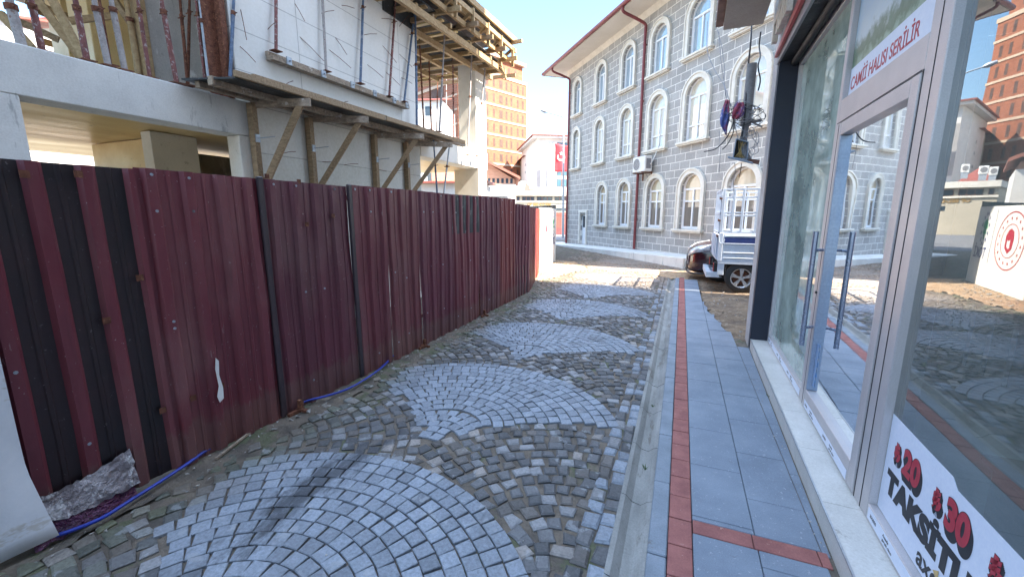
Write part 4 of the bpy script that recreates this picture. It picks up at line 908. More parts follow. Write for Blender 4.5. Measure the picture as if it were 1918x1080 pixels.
acb('drain_hose', grey_pipe, lambda b: b.tube(smooth([(.5, -.1, -.02), (.52, .05, -.3), (.5, .07, -1.0), (.3, .08, -1.6), (.05, .08, -1.9), (-.02, .07, -2.4)]), .010, 6))

# ================================================================ SHOP (frame: x into the building, y along the street)
SA = math.atan(( 1304-CX_)/(F_*math.cos(TH)+140*math.sin(TH)))-YAW
SO = Vector((.733, 0, 0)); SU = Vector((math.sin(SA), math.cos(SA), 0)); SN = Vector((math.cos(SA), -math.sin(SA), 0))
sh = thing('shop', 'glass fronted shop with pinkish grey aluminium frames, a tiled step and a grey sign above', 'shop', SO, -SA)
def sp(name, m, fn, parent=sh, bevel=0): b = MB(); fn(b); return b.build(name, m, parent, local=True, bevel=bevel)
def SW(d, s, z): return SO+SN*d+SU*s+Vector((0, 0, z))
PZ = .115
k_ = 0; s_ = -2.2
while s_ < 5.7:
    sp('step_tile', plinth_m, lambda b: b.box(.0, .20, s_+.0015, min(s_+.585, 5.7)-.0015, -.1, PZ)); s_ += .585
sp('step_trim', plinth_edge, lambda b: b.box(-.003, .006, -2.2, 5.7, PZ-.006, PZ+.003))
fd0, fd1 = .175, .235
def mem(y0, y1, z0, z1, d0=fd0, d1=fd1, m=alu, name='frame_member', bv=.004): return sp(name, m, lambda b: b.box(d0, d1, y0, y1, z0, z1), bevel=bv)
mem(5.62, 5.68, PZ+.002, 3.30); mem(3.86, 3.93, PZ+.002, 3.30); mem(2.42, 2.60, PZ+.002, 3.30); mem(-.9, -.82, PZ+.002, 3.30)
mem(3.93, 5.62, PZ+.002, .21); mem(-.82, 2.42, PZ+.002, .20); mem(3.93, 5.62, 3.22, 3.30); mem(-.82, 3.86, 3.22, 3.301)
mem(2.60, 3.86, 2.30, 2.46)
mem(2.425, 2.50, .21, 3.21, fd1+.001, .30, alu_blue, 'frame_reveal'); mem(3.865, 3.925, 2.47, 3.21, fd1+.001, .27, alu_blue, 'frame_reveal')
# seam in the broad post
mem(2.506, 2.511, PZ+.004, 3.28, .173, .1752, black_m, 'seam', 0); mem(2.596, 2.60, PZ+.004, 2.3, .173, .1752, black_m, 'seam', 0)
for (a, b_, nm, m, z0, z1) in ((3.93, 5.62, 'window_pane', glass_dusty, .21, 3.22), (2.60, 3.86, 'transom_pane', glass_clear, 2.46, 3.22), (-.82, 2.42, 'window_pane', glass_clear, .20, 3.22)):
    sp(nm, m, lambda b: b.add([(.212, a, z0), (.212, b_, z0), (.212, b_, z1), (.212, a, z1)], [(0, 1, 2, 3)]))
# door
dd = bpy.data.objects.new('door', None); C.objects.link(dd); dd.parent = sh; dd.location = (0, 0, 0)
def db(name, m, fn, bevel=0): b = MB(); fn(b); return b.build(name, m, dd, local=True, bevel=bevel)
db('door_frame', alu, lambda b: (b.box(.168, .228, 3.755, 3.852, PZ+.012, 2.292), b.box(.168, .228, 2.608, 2.70, PZ+.012, 2.292), b.box(.169, .227, 2.70, 3.755, 2.20, 2.291), b.box(.169, .227, 2.70, 3.755, PZ+.012, .27)), .004)
db('door_reveal', alu_blue, lambda b: (b.box(.170, .226, 3.735, 3.754, .275, 2.195)), .002)
db('door_pane', glass_door, lambda b: b.add([(.205, 2.70, .27), (.205, 3.755, .27), (.205, 3.755, 2.2), (.205, 2.70, 2.2)], [(0, 1, 2, 3)]))
db('door_seam', black_m, lambda b: (b.box(.166, .1685, 3.802, 3.805, PZ+.02, 2.28), b.box(.166, .1675, 2.6, 3.855, 2.293, 2.298)))
b = None
hd = db('handle', steel_dark, lambda b: b.tube([(.095, 3.72, .64), (.095, 3.72, 1.52)], .0175, 14))
for z_ in (1.38, .78): b = MB(); b.tube([(.165, 3.78, z_), (.10, 3.72, z_)], .011, 10); b.build('handle_mount', steel_dark, hd, local=True)
b = MB(); b.tube([(.235, 3.72, .64), (.235, 3.72, 1.52)], .0165, 14); b.build('inner_handle', steel_dark, hd, local=True)
db('lock', black_m, lambda b: b.tube([(.166, 3.80, 1.05), (.158, 3.80, 1.05)], .010, 10))
db('door_stickers', M('blue_sticker_strip', (.10, .28, .60), (.50, .55, .60), 30, .5, stretch=(1, 3, 1)), lambda b: b.box(.2005, .2030, 3.68, 3.733, .32, .66))
# pier at the far end with black reveal, step end
sp('pier', pier_m, lambda b: b.box(-.012, .5, 5.79, 6.12, -.12, 4.6), bevel=.004)
sp('black_pilaster', navy, lambda b: b.box(-.008, .26, 5.685, 5.788, -.05, 3.345), bevel=.003)
sp('black_soffit', black_ply, lambda b: b.box(.003, .30, -2.2, 5.684, 3.305, 3.36))
sp('rolled_awning', black_m, lambda b: b.tube([(.13, -2.2, 3.27), (.13, 5.66, 3.27)], .035, 12))
sp('fascia', sign_grey, lambda b: [b.box(-.024, .0, -2.2+i*1.5, -2.2+(i+1)*1.5-.004, 3.30, 4.30) for i in range(5)]+[b.box(-.024, .0, 5.3, 5.784, 3.30, 4.30)])
# raised sign letters and red swoosh on the fascia
text('Halı', .56, (-.085, 5.70, 3.50), (0, -1, 0), (0, 0, 1), beige_letter, sh, 'sign_letters', .05, .014, xs=1.0, local=True)
def ribbon():
    b = MB(); n = 40; vs = []
    for i in range(n+1):
        t = i/n; s = 5.70-t*3.2; z = 3.365+.05*math.sin(t*2.2)+.09*t; w_ = .02+.065*math.sin(math.pi*min(1, t*1.15+.05))
        for d in (-.06, -.03): vs += [(d, s, z-w_/2), (d, s, z+w_/2)]
    fs = []
    for i in range(n): a = i*4; fs += [(a, a+1, a+5, a+4), (a+2, a+6, a+7, a+3), (a+1, a+3, a+7, a+5), (a, a+4, a+6, a+2)]
    b.add(vs, fs); return b
ribbon().build('sign_swoosh', swoosh_red, sh, local=True)
# building mass: interior, upper floors
sp('floor', tile_floor, lambda b: b.box(.24, 4.4, -2.2, 5.68, -.05, PZ-.004))
sp('interior_wall', room_m, lambda b: (b.box(4.4, 4.5, -2.2, 5.8, -.1, 3.3), b.box(.27, 4.4, 5.69, 5.78, -.04, 3.3), b.box(.27, 4.4, -2.3, -2.2, -.04, 3.3)))
sp('ceiling', room_m, lambda b: b.box(.301, 4.4, -2.2, 5.684, 3.302, 3.36))
sp('upper_floors', pier_m, lambda b: b.box(.02, 9, -14, 6.10, 4.62, 17))
sp('rear_block', white_wall, lambda b: b.box(1.9, 14, 6.101, 9.0, -.1, 17))
sp('street_wall', pier_m, lambda b: b.box(.02, .3, -14, -2.21, -.1, 4.61))
# balcony slab above the sign
sp('balcony_soffit', balc, lambda b: b.box(-.60, -.20, -2.2, 5.75, 3.74, 4.0))
sp('balcony_rim', brown_rim, lambda b: b.box(-.68, -.602, -2.2, 5.80, 3.80, 4.1))
# poster in the transom
sp('transom_poster', poster_m, lambda b: b.box(.2095, .2105, 2.61, 3.855, 2.465, 3.215))
sp('poster_caption_strip', paper, lambda b: b.box(.2080, .2090, 2.61, 3.855, 2.47, 2.66))
text('CAMİİ HALISI SERİLİR', .118, (.2072, 3.82, 2.51), (0, -1, 0), (0, 0, 1), ink_red, sh, 'poster_lettering', .001, .0012, xs=.86, local=True)
# sticker on the near pane: prices with instalment lettering
st = sp('price_sticker', paper, lambda b: b.prism([(.2105, 2.415, .205), (.2105, -.7, .205), (.2105, -.7, .66), (.2105, 1.86, .66), (.2105, 1.90, .69), (.2105, 2.415, .70)], (.001, 0, 0)))
def lab(t_, size, y, z, m, d, bold=0, xs=1, nm='sticker_lettering', shear=0): return text(t_, size, (d, y, z), (0, -1, 0), (0, 0, 1), m, st, nm, .0006, bold, xs, local=True, shear=shear)
for (t_, y) in (('20', 2.25), ('30', 1.90), ('40', 1.55), ('50', 1.20), ('60', .85)):
    for i in range(7): lab(t_, .155, y-.0035*i, .50-.0045*i, ink, .2096-.00002*i, .011, .95)
    lab(t_, .155, y, .50, ink_red, .2088, .008, .95)
    for i in range(6): lab('₺', .10, y+.088-.003*i, .515-.004*i, ink, .2096-.00002*i, .008)
    lab('₺', .10, y+.088, .515, ink_red, .2088, .006)
lab('TAKSİTLE', .145, 2.36, .335, ink, .2092, .010, 1.12)
lab('axess', .115, 2.02, .225, ink, .2092, .0025)
b = MB(); b.prism([(.2086, 1.90, .29), (.2086, 1.86, .265), (.2086, 1.865, .315)], (-.0004, 0, 0)); b.build('sticker_triangle', ink_orange, st, local=True)
# narrow printed strips along the bottom rails
for (y0, y1, tg) in ((5.6, 3.95, 3), (3.74, 2.72, 2), (2.40, -.5, 4)):
    so_ = sp('printed_strip', paper, lambda b: b.box(fd0-.0022 if y0 != 3.74 else .1660, fd0-.0008 if y0 != 3.74 else .1674, y1, y0, .135, .195))
    n = tg; L = (y0-y1)/n; dz = .1655 if y0 == 3.74 else fd0-.0026
    for i in range(n):
        for (q, sz, yy, zz) in (('axess', .034, y0-.03-i*L, .158), ('Axessle', .020, y0-.18-i*L, .170), ('gerçek olsun', .020, y0-.18-i*L, .148)):
            text(q, sz, (dz, yy, zz), (0, -1, 0), (0, 0, 1), ink, so_, 'strip_lettering', .0004, .0004, local=True)
# things inside the shop
ct = thing('counter', 'brown wooden counter standing inside the shop behind the near window', 'counter', SW(.55, 1.6, PZ), -SA)
b = MB(); b.box(0, .6, -.6, .75, 0, .44); b.build('carcass', counter_m, ct, local=True, bevel=.01)
b = MB(); b.box(-.03, .63, -.63, .78, .442, .475); b.build('top', counter_m, ct, local=True, bevel=.006)
for i, lab_ in enumerate(('pale strip in the near window, farthest from the camera', 'pale strip in the near window, middle one of three', 'pale strip in the near window, nearest the camera')):
    yy = (1.97, 1.865, 1.75)[i]  # three thin pale bars set just behind the near pane
    b = MB(); b.box(0, .002, 0, .022, 0, .19); o = b.build('pale_strip', M('pale_window_strip%d' % i, (.34, .42, .50), None, 3, .7), None, local=True)
    o.location = SW(.2145, yy, 1.10); o.rotation_euler = (0, 0, -SA); tag(o, lab_, 'paper strip', 'pale strips in the shop window')

# ================================================================ CABLES, PIPE AND JUNCTION BOX BY THE PIER
Q = lambda px, py, dy=0: onP(px, py, SW(0, 6.15+dy, 0), SU)
pm_ = thing('conduit_pole', 'thick grey conduit pipe fixed to the far corner of the shop, open at the top', 'pipe', Q(1393, 292))
b = MB(); b.tube([Q(1409, 120), Q(1397, 232)], .056, 16); b.build('upper_tube', grey_pipe, pm_)
b = MB(); b.tube([Q(1397, 232), Q(1393, 262), Q(1394, 285), Q(1402, 300)], .040, 12); b.build('lower_tube', grey_pipe, pm_)
b = MB(); b.tube([Q(1398, 222), Q(1396, 236)], .062, 14); b.bar(Q(1398, 230), Q(1425, 226), .02, .03); b.bar(Q(1400, 225), Q(1428, 238), .012, .02); b.build('clamp', grey_pipe, pm_)
b = MB(); b.bar(Q(1396, 300), Q(1422, 304), .03, .05); b.build('foot_bracket', brown_rim, pm_)
jb = thing('junction_box', 'open grey junction box full of wires hanging by the shop corner', 'junction box', Q(1385, 290))
u1 = (Q(1402, 266)-Q(1378, 262)).normalized(); c0 = Q(1372, 297); c1 = Q(1378, 262); c2 = Q(1400, 268); c3 = Q(1398, 300)
dp = SU*-.10
b = MB()
for a_, b_ in ((c0, c1), (c1, c2), (c2, c3), (c3, c0)): b.bar(a_+dp*.5, b_+dp*.5, .012, .10, up=SU)
b.build('box_body', box_grey, jb)
b = MB(); b.hexa([c0-dp*0, c3-dp*0, c3+SU*.006, c0+SU*.006, c1, c2, c2+SU*.006, c1+SU*.006]); b.build('box_back', black_m, jb)
b = MB(); p1 = Q(1362, 296, -.12); p2 = Q(1408, 307, -.12); up_ = Vector((0, 0, 1)); nn = SU*-.16
b.hexa([p1, p2, p2+nn+Vector((0, 0, -.02)), p1+nn+Vector((0, 0, -.02)), p1+Vector((0, 0, .025)), p2+Vector((0, 0, .025)), p2+nn, p1+nn]); b.build('box_lid', box_grey, jb, bevel=.003)
b = MB()
for i in range(9): a_ = c0.lerp(c3, .15+.08*i)+dp*.3; e_ = c1.lerp(c2, rnd(.2, .9))+dp*rnd(.2, .8); b.tube(smooth([a_+Vector((0, 0, .02)), a_.lerp(e_, .4)+Vector((rnd(-.02, .02), 0, rnd(-.02, .02))), e_], 4), .0035, 5)
b.build('wires', ink_orange, jb)
def cable(pts, m, label, r=.006, sag=.0, nm='cable', group='cables at the shop corner'):
    b = MB(); b.tube(smooth(pts, 7), r, 6); tag(b.build(nm, m), label, 'cable', group)
cable([Q(1408, 45, .1), Q(1406, 80), Q(1400, 140), Q(1397, 190, -.05), Q(1392, 240, -.06), Q(1386, 262, -.05)], cable_m, 'thick black cable dropping from the balcony edge to the junction box', .010)
cable([Q(1325, 40, .8), Q(1325, 95, .6), Q(1338, 130, .4), Q(1355, 158, .2), Q(1365, 185), Q(1372, 215), Q(1380, 250), Q(1384, 265)], cable_g, 'grey cable swinging in from the upper left to the tangle', .005)
cable([Q(1343, 55, .5), Q(1352, 90, .4), Q(1357, 130, .3), Q(1356, 150, .2), Q(1359, 180, .1)], cable_g, 'thin cable hanging from the balcony corner, left of the others', .004)
cable([Q(1346, 60, .4), Q(1350, 110, .3), Q(1357, 160, .2), Q(1362, 190, .1)], cable_g, 'thin grey cable beside the one at the balcony corner', .004)
cable([Q(1319, 284, .1), Q(1340, 279), Q(1358, 262, -.05), Q(1370, 240, -.06), Q(1376, 220, -.03)], cable_m, 'black cable end curling out low on the left of the box', .007)
cable([Q(1353, 280, .05), Q(1364, 268), Q(1374, 245, -.05), Q(1374, 215, -.04)], cable_m, 'short black cable end curling above the lid of the box', .006)
cable([Q(1376, 305), Q(1377, 322), Q(1374, 340), Q(1375, 365)], cable_g, 'cable end hanging straight down below the box', .004)
cable([Q(1389, 305), Q(1387, 320), Q(1384, 332)], cable_m, 'short black cable end dangling under the box lid', .005)
cable([Q(1347, 245, .1), Q(1349, 280), Q(1347, 325)], cable_g, 'loose thin wire hanging under the rag', .003)
cable([Q(1425, 60), Q(1422, 85, .1), Q(1424, 105), Q(1420, 125, -.1), Q(1424, 150), Q(1420, 170)], cable_m, 'dark knotted cable against the pier above the pipe', .008)
for i, lab_ in enumerate(('coiled thin wires looping around the pipe, upper coil', 'coiled thin wires looping around the pipe, middle coil', 'coiled thin wires looping around the pipe, lower coil')):
    pts = []; rr = random.Random(40+i); cx, cy = ((1385, 205), (1398, 215), (1404, 268))[i]; rx, ry = ((22, 12), (26, 14), (12, 20))[i]
    for k in range(46):
        a = k*.55; f = 1+.45*math.sin(k*1.3+i); pts.append(Q(cx+rx*f*math.cos(a)+rr.uniform(-3, 3), cy+ry*f*math.sin(a)+rr.uniform(-3, 3), rr.uniform(-.10, -.03)))
    b = MB(); b.tube(smooth(pts, 4), .0038, 5); tag(b.build('wire_coil', cable_g if i != 1 else cable_m), lab_, 'wire coil', 'cables at the shop corner')
for i, (pa, pb, lab_) in enumerate((((1365, 190), (1420, 215), 'wire running from the rag to the pier, upper one'), ((1368, 216), (1424, 196), 'wire running from the rag to the pier, lower one'), ((1378, 235), (1428, 225), 'wire crossing in front of the pipe clamp'))):
    cable([Q(*pa, -.06), Q((pa[0]+pb[0])/2, max(pa[1], pb[1])+12, -.10), Q(*pb, -.05)], cable_g, lab_, .004)
def cloth(name, label, m, outline, dy, seed):
    rr = random.Random(seed); n = 14; vs = []; fs = []; mb = MB()
    for i in range(n+1):
        t = i/n*(len(outline)-1); a = int(min(t, len(outline)-2)); f = t-a
        l = Q(outline[a][0]+(outline[a+1][0]-outline[a][0])*f, outline[a][2]+(outline[a+1][2]-outline[a][2])*f, dy); r_ = Q(outline[a][1]+(outline[a+1][1]-outline[a][1])*f, outline[a][2]+(outline[a+1][2]-outline[a][2])*f+2, dy)
        for j in range(8): q = l.lerp(r_, j/7)+SU*(.03*math.sin(j*1.7+i*.35)+rr.uniform(-.006, .006)); vs.append(q)
    for i in range(n):
        for j in range(7): a = i*8+j; fs.append((a, a+1, a+9, a+8))
    mb.add(vs, fs, 0, True); o = mb.build(name, m); o.modifiers.new('s', 'SOLIDIFY').thickness = .003; return tag(o, label, 'rag')
cloth('rag', 'torn blue and red cloth hanging from the tangled cables', rag_m, [(1359, 1366, 186), (1354, 1366, 200), (1349, 1367, 218), (1349, 1364, 232), (1352, 1362, 240), (1358, 1361, 252)], -.08, 1)
cloth('rag', 'bundled pale blue and red cloth knotted round the cables beside the pipe', rag_m, [(1380, 1392, 190), (1375, 1396, 200), (1372, 1394, 212), (1370, 1384, 222)], -.10, 2)

# ================================================================ BACKGROUND
def block(name, label, cat, px0, px1, f, face, wall, depth, z1, z0=-.1):
    """a box building whose visible face runs between two pixel columns; face = angle of the wall line (deg, from the camera's right axis)"""
    a = FR(px0, f); ang = math.atan2(RGT.y, RGT.x)+R(face); d = Vector((math.cos(ang), math.sin(ang), 0))
    n = Vector((d.y, -d.x, 0)); r = ray(px1, 400); r.z = 0
    # intersect line a+d*L with the ray through px1
    den = d.x*r.y-d.y*r.x; L = (-(a.x*r.y-a.y*r.x))/den
    t = thing(name, label, cat, a, ang)
    if wall is not None: b = MB(); b.box(0, L, 0, depth, z0, z1); b.build('wall', wall, t, local=True)
    return t, L, a, d
def zat(py, px, f): return FR(px, f, py).z
# brick tower: two visible faces meeting at a corner
d1 = Vector((math.sin(R(23)), math.cos(R(23)), 0)); far_c = FWD*80+RGT*2.66; near_c = far_c-d1*10.8
tw = thing('brick_tower', 'tall unfinished apartment tower of orange hollow brick with pale concrete floor bands', 'apartment tower', near_c, math.atan2(d1.y, d1.x))
def tb(name, m, fn, parent=tw): b = MB(); fn(b); return b.build(name, m, parent, local=True)
TB = 27.4; FH = 2.41
tb('wall', tower_brick, lambda b: b.box(0, 10.8, 0, 30, 0, TB-2.9))
tb('wall', tower_brick, lambda b: b.box(0, 10.0, .3, 30, TB-2.9, TB))
for k in range(11):
    z = 0
    if k == 0: tb('floor_band', band_m, lambda b: b.box(-.1, 10.9, -.10, 30.1, TB-3.0, TB-2.5)); continue
    z = TB-2.9-FH*k
    if z > 1: tb('floor_band', band_m, lambda b: b.box(-.08, 10.88, -.08, 30.1, z, z+.30))
tb('parapet', band_m, lambda b: b.box(-.6, 10.4, -.3, 30.4, TB, TB+.5)); tb('roof_cabin', band_m, lambda b: b.box(5.5, 8.5, 1.5, 4, TB+.5, TB+1.4))
opening = M('dark_window_opening', (.10, .055, .04), (.06, .035, .03), 1, .8)
for k in range(0, 9):
    z0 = TB-2.9-FH*(k+1)+.62
    for (x, w_) in ((.9, .5), (2.5, .42), (4.0, .75), (5.5, .42), (6.7, .42), (8.3, .42), (9.6, .42)):
        tb('window', opening, lambda b: b.box(x, x+w_, -.012, -.002, z0, z0+1.3))
for x in (1.2, 3.0, 5, 6.4, 8): tb('window', opening, lambda b: b.box(x, x+.45, .286, .298, TB-1.9, TB-.9)); 
# the tower's left face with open balconies
for k in range(0, 9):
    z0 = TB-2.9-FH*(k+1)+.45
    for (y0, y1) in ((2, 6.5), (10.5, 14.5)): tb('balcony_opening', opening, lambda b: b.box(-.012, -.002, y0, y1, z0, z0+1.8))
# second tower wing glimpsed through the props
b2, L, a, d = block('brick_wing', 'lower orange brick wing left of the tower, seen through the steel props', 'apartment block', 742, 868, 92, 2, tower_brick, 14, zat(152, 800, 92))
for k in range(9):
    z = 2.0+k*2.41; b = MB(); b.box(-.06, L+.06, -.06, 14, z, z+.32); b.build('floor_band', band_m, b2, local=True)
    for x in (.05, .20, .32, .48, .60, .74, .88): b = MB(); b.box(L*x, L*x+1.1, -.014, -.002, z+.8, z+2.1); b.build('window', opening, b2, local=True)
# low gabled workshop with a band of windows
gb, L, a, d = block('gabled_workshop', 'reddish boarded gable with a brown roof edge above a white wall', 'building', 880, 966, 34, 1, None, 6, 3)
def gp(name, m, fn): b = MB(); fn(b); return b.build(name, m, gb, local=True)
zt = lambda py, px: zat(py, px, 34)
gp('white_wall', white_wall, lambda b: b.box(-3, L, 0, 8, -.1, zt(345, 940)))
gp('gable_wall', woodwall, lambda b: b.prism([(-3, .05, zt(345, 940)+.002), (L-.1, .05, zt(345, 940)+.002), (L-.1, .05, zt(336, 960)), (L-2.6, .05, zt(300, 915)), (-3, .05, zt(265, 900))], (0, 7.8, 0)))
gp('roof', roof_brown, lambda b: b.prism([(L+.35, -.35, zt(337, 965)+.05), (L+.35, -.35, zt(334, 965)+.12), (L-2.6, -.35, zt(299, 915)+.12), (-3, -.35, zt(262, 900)), (-3, -.35, zt(266, 900)), (L-2.6, -.35, zt(302, 915)+.03)], (0, 8.6, 0)))
for i in range(9):
    x = L-.45-i*.36; b = MB(); b.box(x, x+.2, .028, .048, zt(343, 940)-.0, zt(334, 940)); b.build('window', dark_glass, gb, local=True)
# municipal building: low wing with lettering, taller white block, hipped red roof
mw, L, a, d = block('municipal_wing', 'long low cream building with a strip of brown windows and gold lettering', 'building', 964, 1075, 50, 7, cream_wall, 9, zat(364, 1010, 50))
zm = lambda py: zat(py, 1010, 50)
def mp(name, m, fn, par=None): b = MB(); fn(b); return b.build(name, m, par or mw, local=True)
mp('cornice', cream, lambda b: b.box(-.1, L+.1, -.35, 9, zm(366), zm(358)))
mp('string_course', cream, lambda b: b.box(-.05, L+.05, -.12, 0, zm(379), zm(376.5)))
x = .25
for w_ in (.35, 1.5, 1.9, 1.9, 1.9):
    wd = mp('window', brown_rim, lambda b: b.box(x, x+w_, -.03, .0, zm(376), zm(368)))
    n_ = max(1, int(w_/.48))
    for j in range(n_): mp('pane', dark_glass, lambda b: b.box(x+.05+j*w_/n_, x+(j+1)*w_/n_-.05, -.045, -.031, zm(375.4), zm(368.6)), wd)
    x += w_+.28
text('OF BEL-DİYESİ', .46, tuple(Vector((1.55, -.02, zm(384.6)))), (1, 0, 0), (0, 0, 1), gold, mw, 'building_lettering', .06, .012, xs=.95, local=True)
mp('shop_front', dark_glass, lambda b: b.box(3.0, L, -.02, 0, zm(395), zm(389)))
mt, L2, a2, d_ = block('municipal_tower_block', 'tall white civic building with pilasters, teal windows and a hanging flag', 'building', 1005, 1085, 62, 8, white_wall, 14, zat(258, 1030, 62))
zq = lambda py: zat(py, 1035, 62)
mp('cornice', white_wall, lambda b: b.box(-.7, L2+.4, -.6, 14, zq(259), zq(255)), mt); mp('roof_edge', roof_red, lambda b: b.box(-.9, L2+.6, -.8, 14, zq(255)+.01, zq(253)), mt)
for x in (.9, 1.5, 2.1): mp('pilaster', white_wall, lambda b: b.box(x, x+.38, -.22, 0, zq(350), zq(268)), mt)
mp('side_panel', grey_wall, lambda b: b.box(-.02, .5, -.03, 0, zq(350), zq(282)), mt)
for py in (272, 297, 321, 341):
    for x in (2.95, 3.75): fr = mp('window', brown_rim, lambda b: b.box(x, x+.75, -.05, 0, zq(py+8), zq(py-6)), mt); mp('pane', teal_glass, lambda b: b.box(x+.07, x+.68, -.065, -.051, zq(py+7.3), zq(py-5.3)), fr)
for py in (310, 331): mp('tiled_spandrel', cream, lambda b: b.box(2.9, 4.6, -.04, 0, zq(py+2.5), zq(py-2)), mt)
fl = thing('flag', 'large red flag with white crescent and star hanging on the white civic building', 'flag', FR(1039, 60.5, 321), math.atan2(RGT.y, RGT.x)+R(8))
b = MB(); vs = []; fs = []; FW, FHh = 1.9, 3.5
for j in range(15):
    for i in range(9): u, v = i/8, j/14; vs.append((u*FW, -.05+.06*math.sin(u*9+v*2), v*FHh+.25*(1-u)*(1 if v > .5 else -.2)))
for j in range(14):
    for i in range(8): q = j*9+i; fs.append((q, q+1, q+10, q+9))
b.add(vs, fs, 0, True); fo = b.build('cloth', flag_red, fl, local=True); fo.modifiers.new('s', 'SOLIDIFY').thickness = .02
fill2d([[( .55*math.cos(a_), .55*math.sin(a_)) for a_ in [R(60+k*12) for k in range(21)]]+[(.12+.44*math.cos(a_), .44*math.sin(a_)) for a_ in [R(296-k*11.6) for k in range(21)]]], .01, (.85, -.16, 1.95), (0, 0, 1), (-1, 0, 0), 'crescent', flag_white, fl, local=True)
fill2d([[((.26 if k % 2 == 0 else .1)*math.cos(k*math.pi/5), (.26 if k % 2 == 0 else .1)*math.sin(k*math.pi/5)) for k in range(10)]], .01, (.85, -.16, 2.45), (0, 0, 1), (-1, 0, 0), 'star', flag_white, fl, local=True)
oa, L, a, d = block('old_apartments', 'grey and cream old apartment house between the brick tower and the white civic building', 'building', 984, 1010, 72, 6, cream_wall, 10, zat(292, 995, 72))
zo = lambda py: zat(py, 995, 72)
mp('roof', roof_red, lambda b: b.prism([(-.5, -.5, zo(292)), (L+.5, -.5, zo(292)), (L*.8, 3, zo(284)), (.1, 3, zo(287))], (0, 8, .1)), oa)
for py in (302, 316, 333):
    mp('balcony', grey_wall, lambda b: b.box(-.1, L, -.5, 0, zo(py+9), zo(py+5)), oa)
    for x in (.25, 1.3): mp('window', dark_glass, lambda b: b.box(x, x+.7, -.02, 0, zo(py+5), zo(py-4)), oa)
rr_ = thing('red_tin_roof', 'low red tin roof rising behind the cream municipal wing', 'roof', FR(965, 56), math.atan2(RGT.y, RGT.x))
b = MB(); b.add([(0, 0, zat(358, 980, 56)), (2.6, 0, zat(358, 980, 56)), (2.6, 6, zat(352, 980, 56)), (1.2, 3, zat(337, 990, 56)), (0, 6, zat(352, 980, 56))], [(0, 1, 3), (1, 2, 3), (3, 4, 0), (2, 4, 3), (0, 4, 2, 1)]); b.build('roof_sheet', roof_red, rr_, local=True)
b = MB(); b.box(.2, 2.4, .5, 5, 0, zat(358, 980, 56)-.01); b.build('wall', cream_wall, rr_, local=True)
for i, (px, py, lab_) in enumerate(((966, 346, 'white air conditioner on the red roof, leftmost of the rooftop units'), (975, 344, 'white air conditioner on the red roof, second from the left'), (992, 341, 'white air conditioner on the red roof, rightmost of the rooftop units'))):
    p = FR(px, 55, py); q = thing('rooftop_air_conditioner', lab_, 'air conditioner', p, math.atan2(RGT.y, RGT.x), 'rooftop air conditioners')
    b = MB(); b.box(0, .6, 0, .35, -.35, .35); b.build('casing', ac_m, q, local=True, bevel=.03)
    fill2d([circ(.3, 0, .22, 16)], .02, (0, -.012, 0), (1, 0, 0), (0, 0, 1), 'fan_grille', grey_pipe, q, local=True)
    b = MB(); b.box(.05, .55, .05, .3, -.9, -.352); b.build('stand', galv, q, local=True)
# pale houses behind the unfinished building
for i, (px0, px1, f, py, m, lab_) in enumerate(((-60, 70, 24, 40, white_wall, 'pale house seen through the left end of the open floor'), (75, 190, 30, 45, cream_wall, 'cream house seen between the props of the open floor'), (200, 330, 27, 60, white_wall, 'white house seen right of the plywood column'), (770, 835, 60, 190, white_wall, 'white house with a red roof edge behind the row of props'), (760, 905, 26, 344, white_wall, 'white wall and sheds seen under the portal beam'))):
    t, L, a, d = block('far_house', lab_, 'house', px0, px1, f, -4, m, 8, zat(py, (px0+px1)/2, f))
    zz = zat(py, (px0+px1)/2, f)
    b = MB(); b.prism([(-.4, -.4, zz+.003), (L+.4, -.4, zz+.003), (L+.4, 4, zz+1.2 if i < 4 else zz+.1), (-.4, 4, zz+1.2 if i < 4 else zz+.1)], (0, 0, .12)); b.build('roof', roof_red, t, local=True)
    z = zz-1.9; 
    while z > .4 and i < 4:
        for k in range(int(L/2.0)): b = MB(); b.box(.6+k*2.0, 1.5+k*2.0, -.03, 0, z, z+1.2); b.build('window', dark_glass, t, local=True)
        z -= 2.9
# satellite dishes
for i, (px, py) in enumerate(((833, 224), (845, 226))):
    q = thing('satellite_dish', ('left' if i == 0 else 'right')+' one of two pale satellite dishes on the white house behind the props', 'satellite dish', FR(px, 58, py)); b = MB()
    c = q.location.copy(); dn = (-FWD+Vector((0, 0, .35))).normalized(); x_ = dn.cross(Vector((0, 0, 1))).normalized(); y_ = x_.cross(dn); vs = [c]; fs = []
    for k in range(20): a_ = 2*math.pi*k/20; vs.append(c+(x_*math.cos(a_)+y_*math.sin(a_))*.42+dn*.12)
    b.add(vs, [(0, 1+k, 1+(k+1) % 20) for k in range(20)], 0, True); b.build('dish', white_wall, q)
    b = MB(); b.tube([c, c-dn*.2, c-dn*.2-Vector((0, 0, 1.2))], .04, 6); b.tube([c-y_*.3+dn*.08, c+dn*.45], .015, 5); b.build('mast', galv, q)
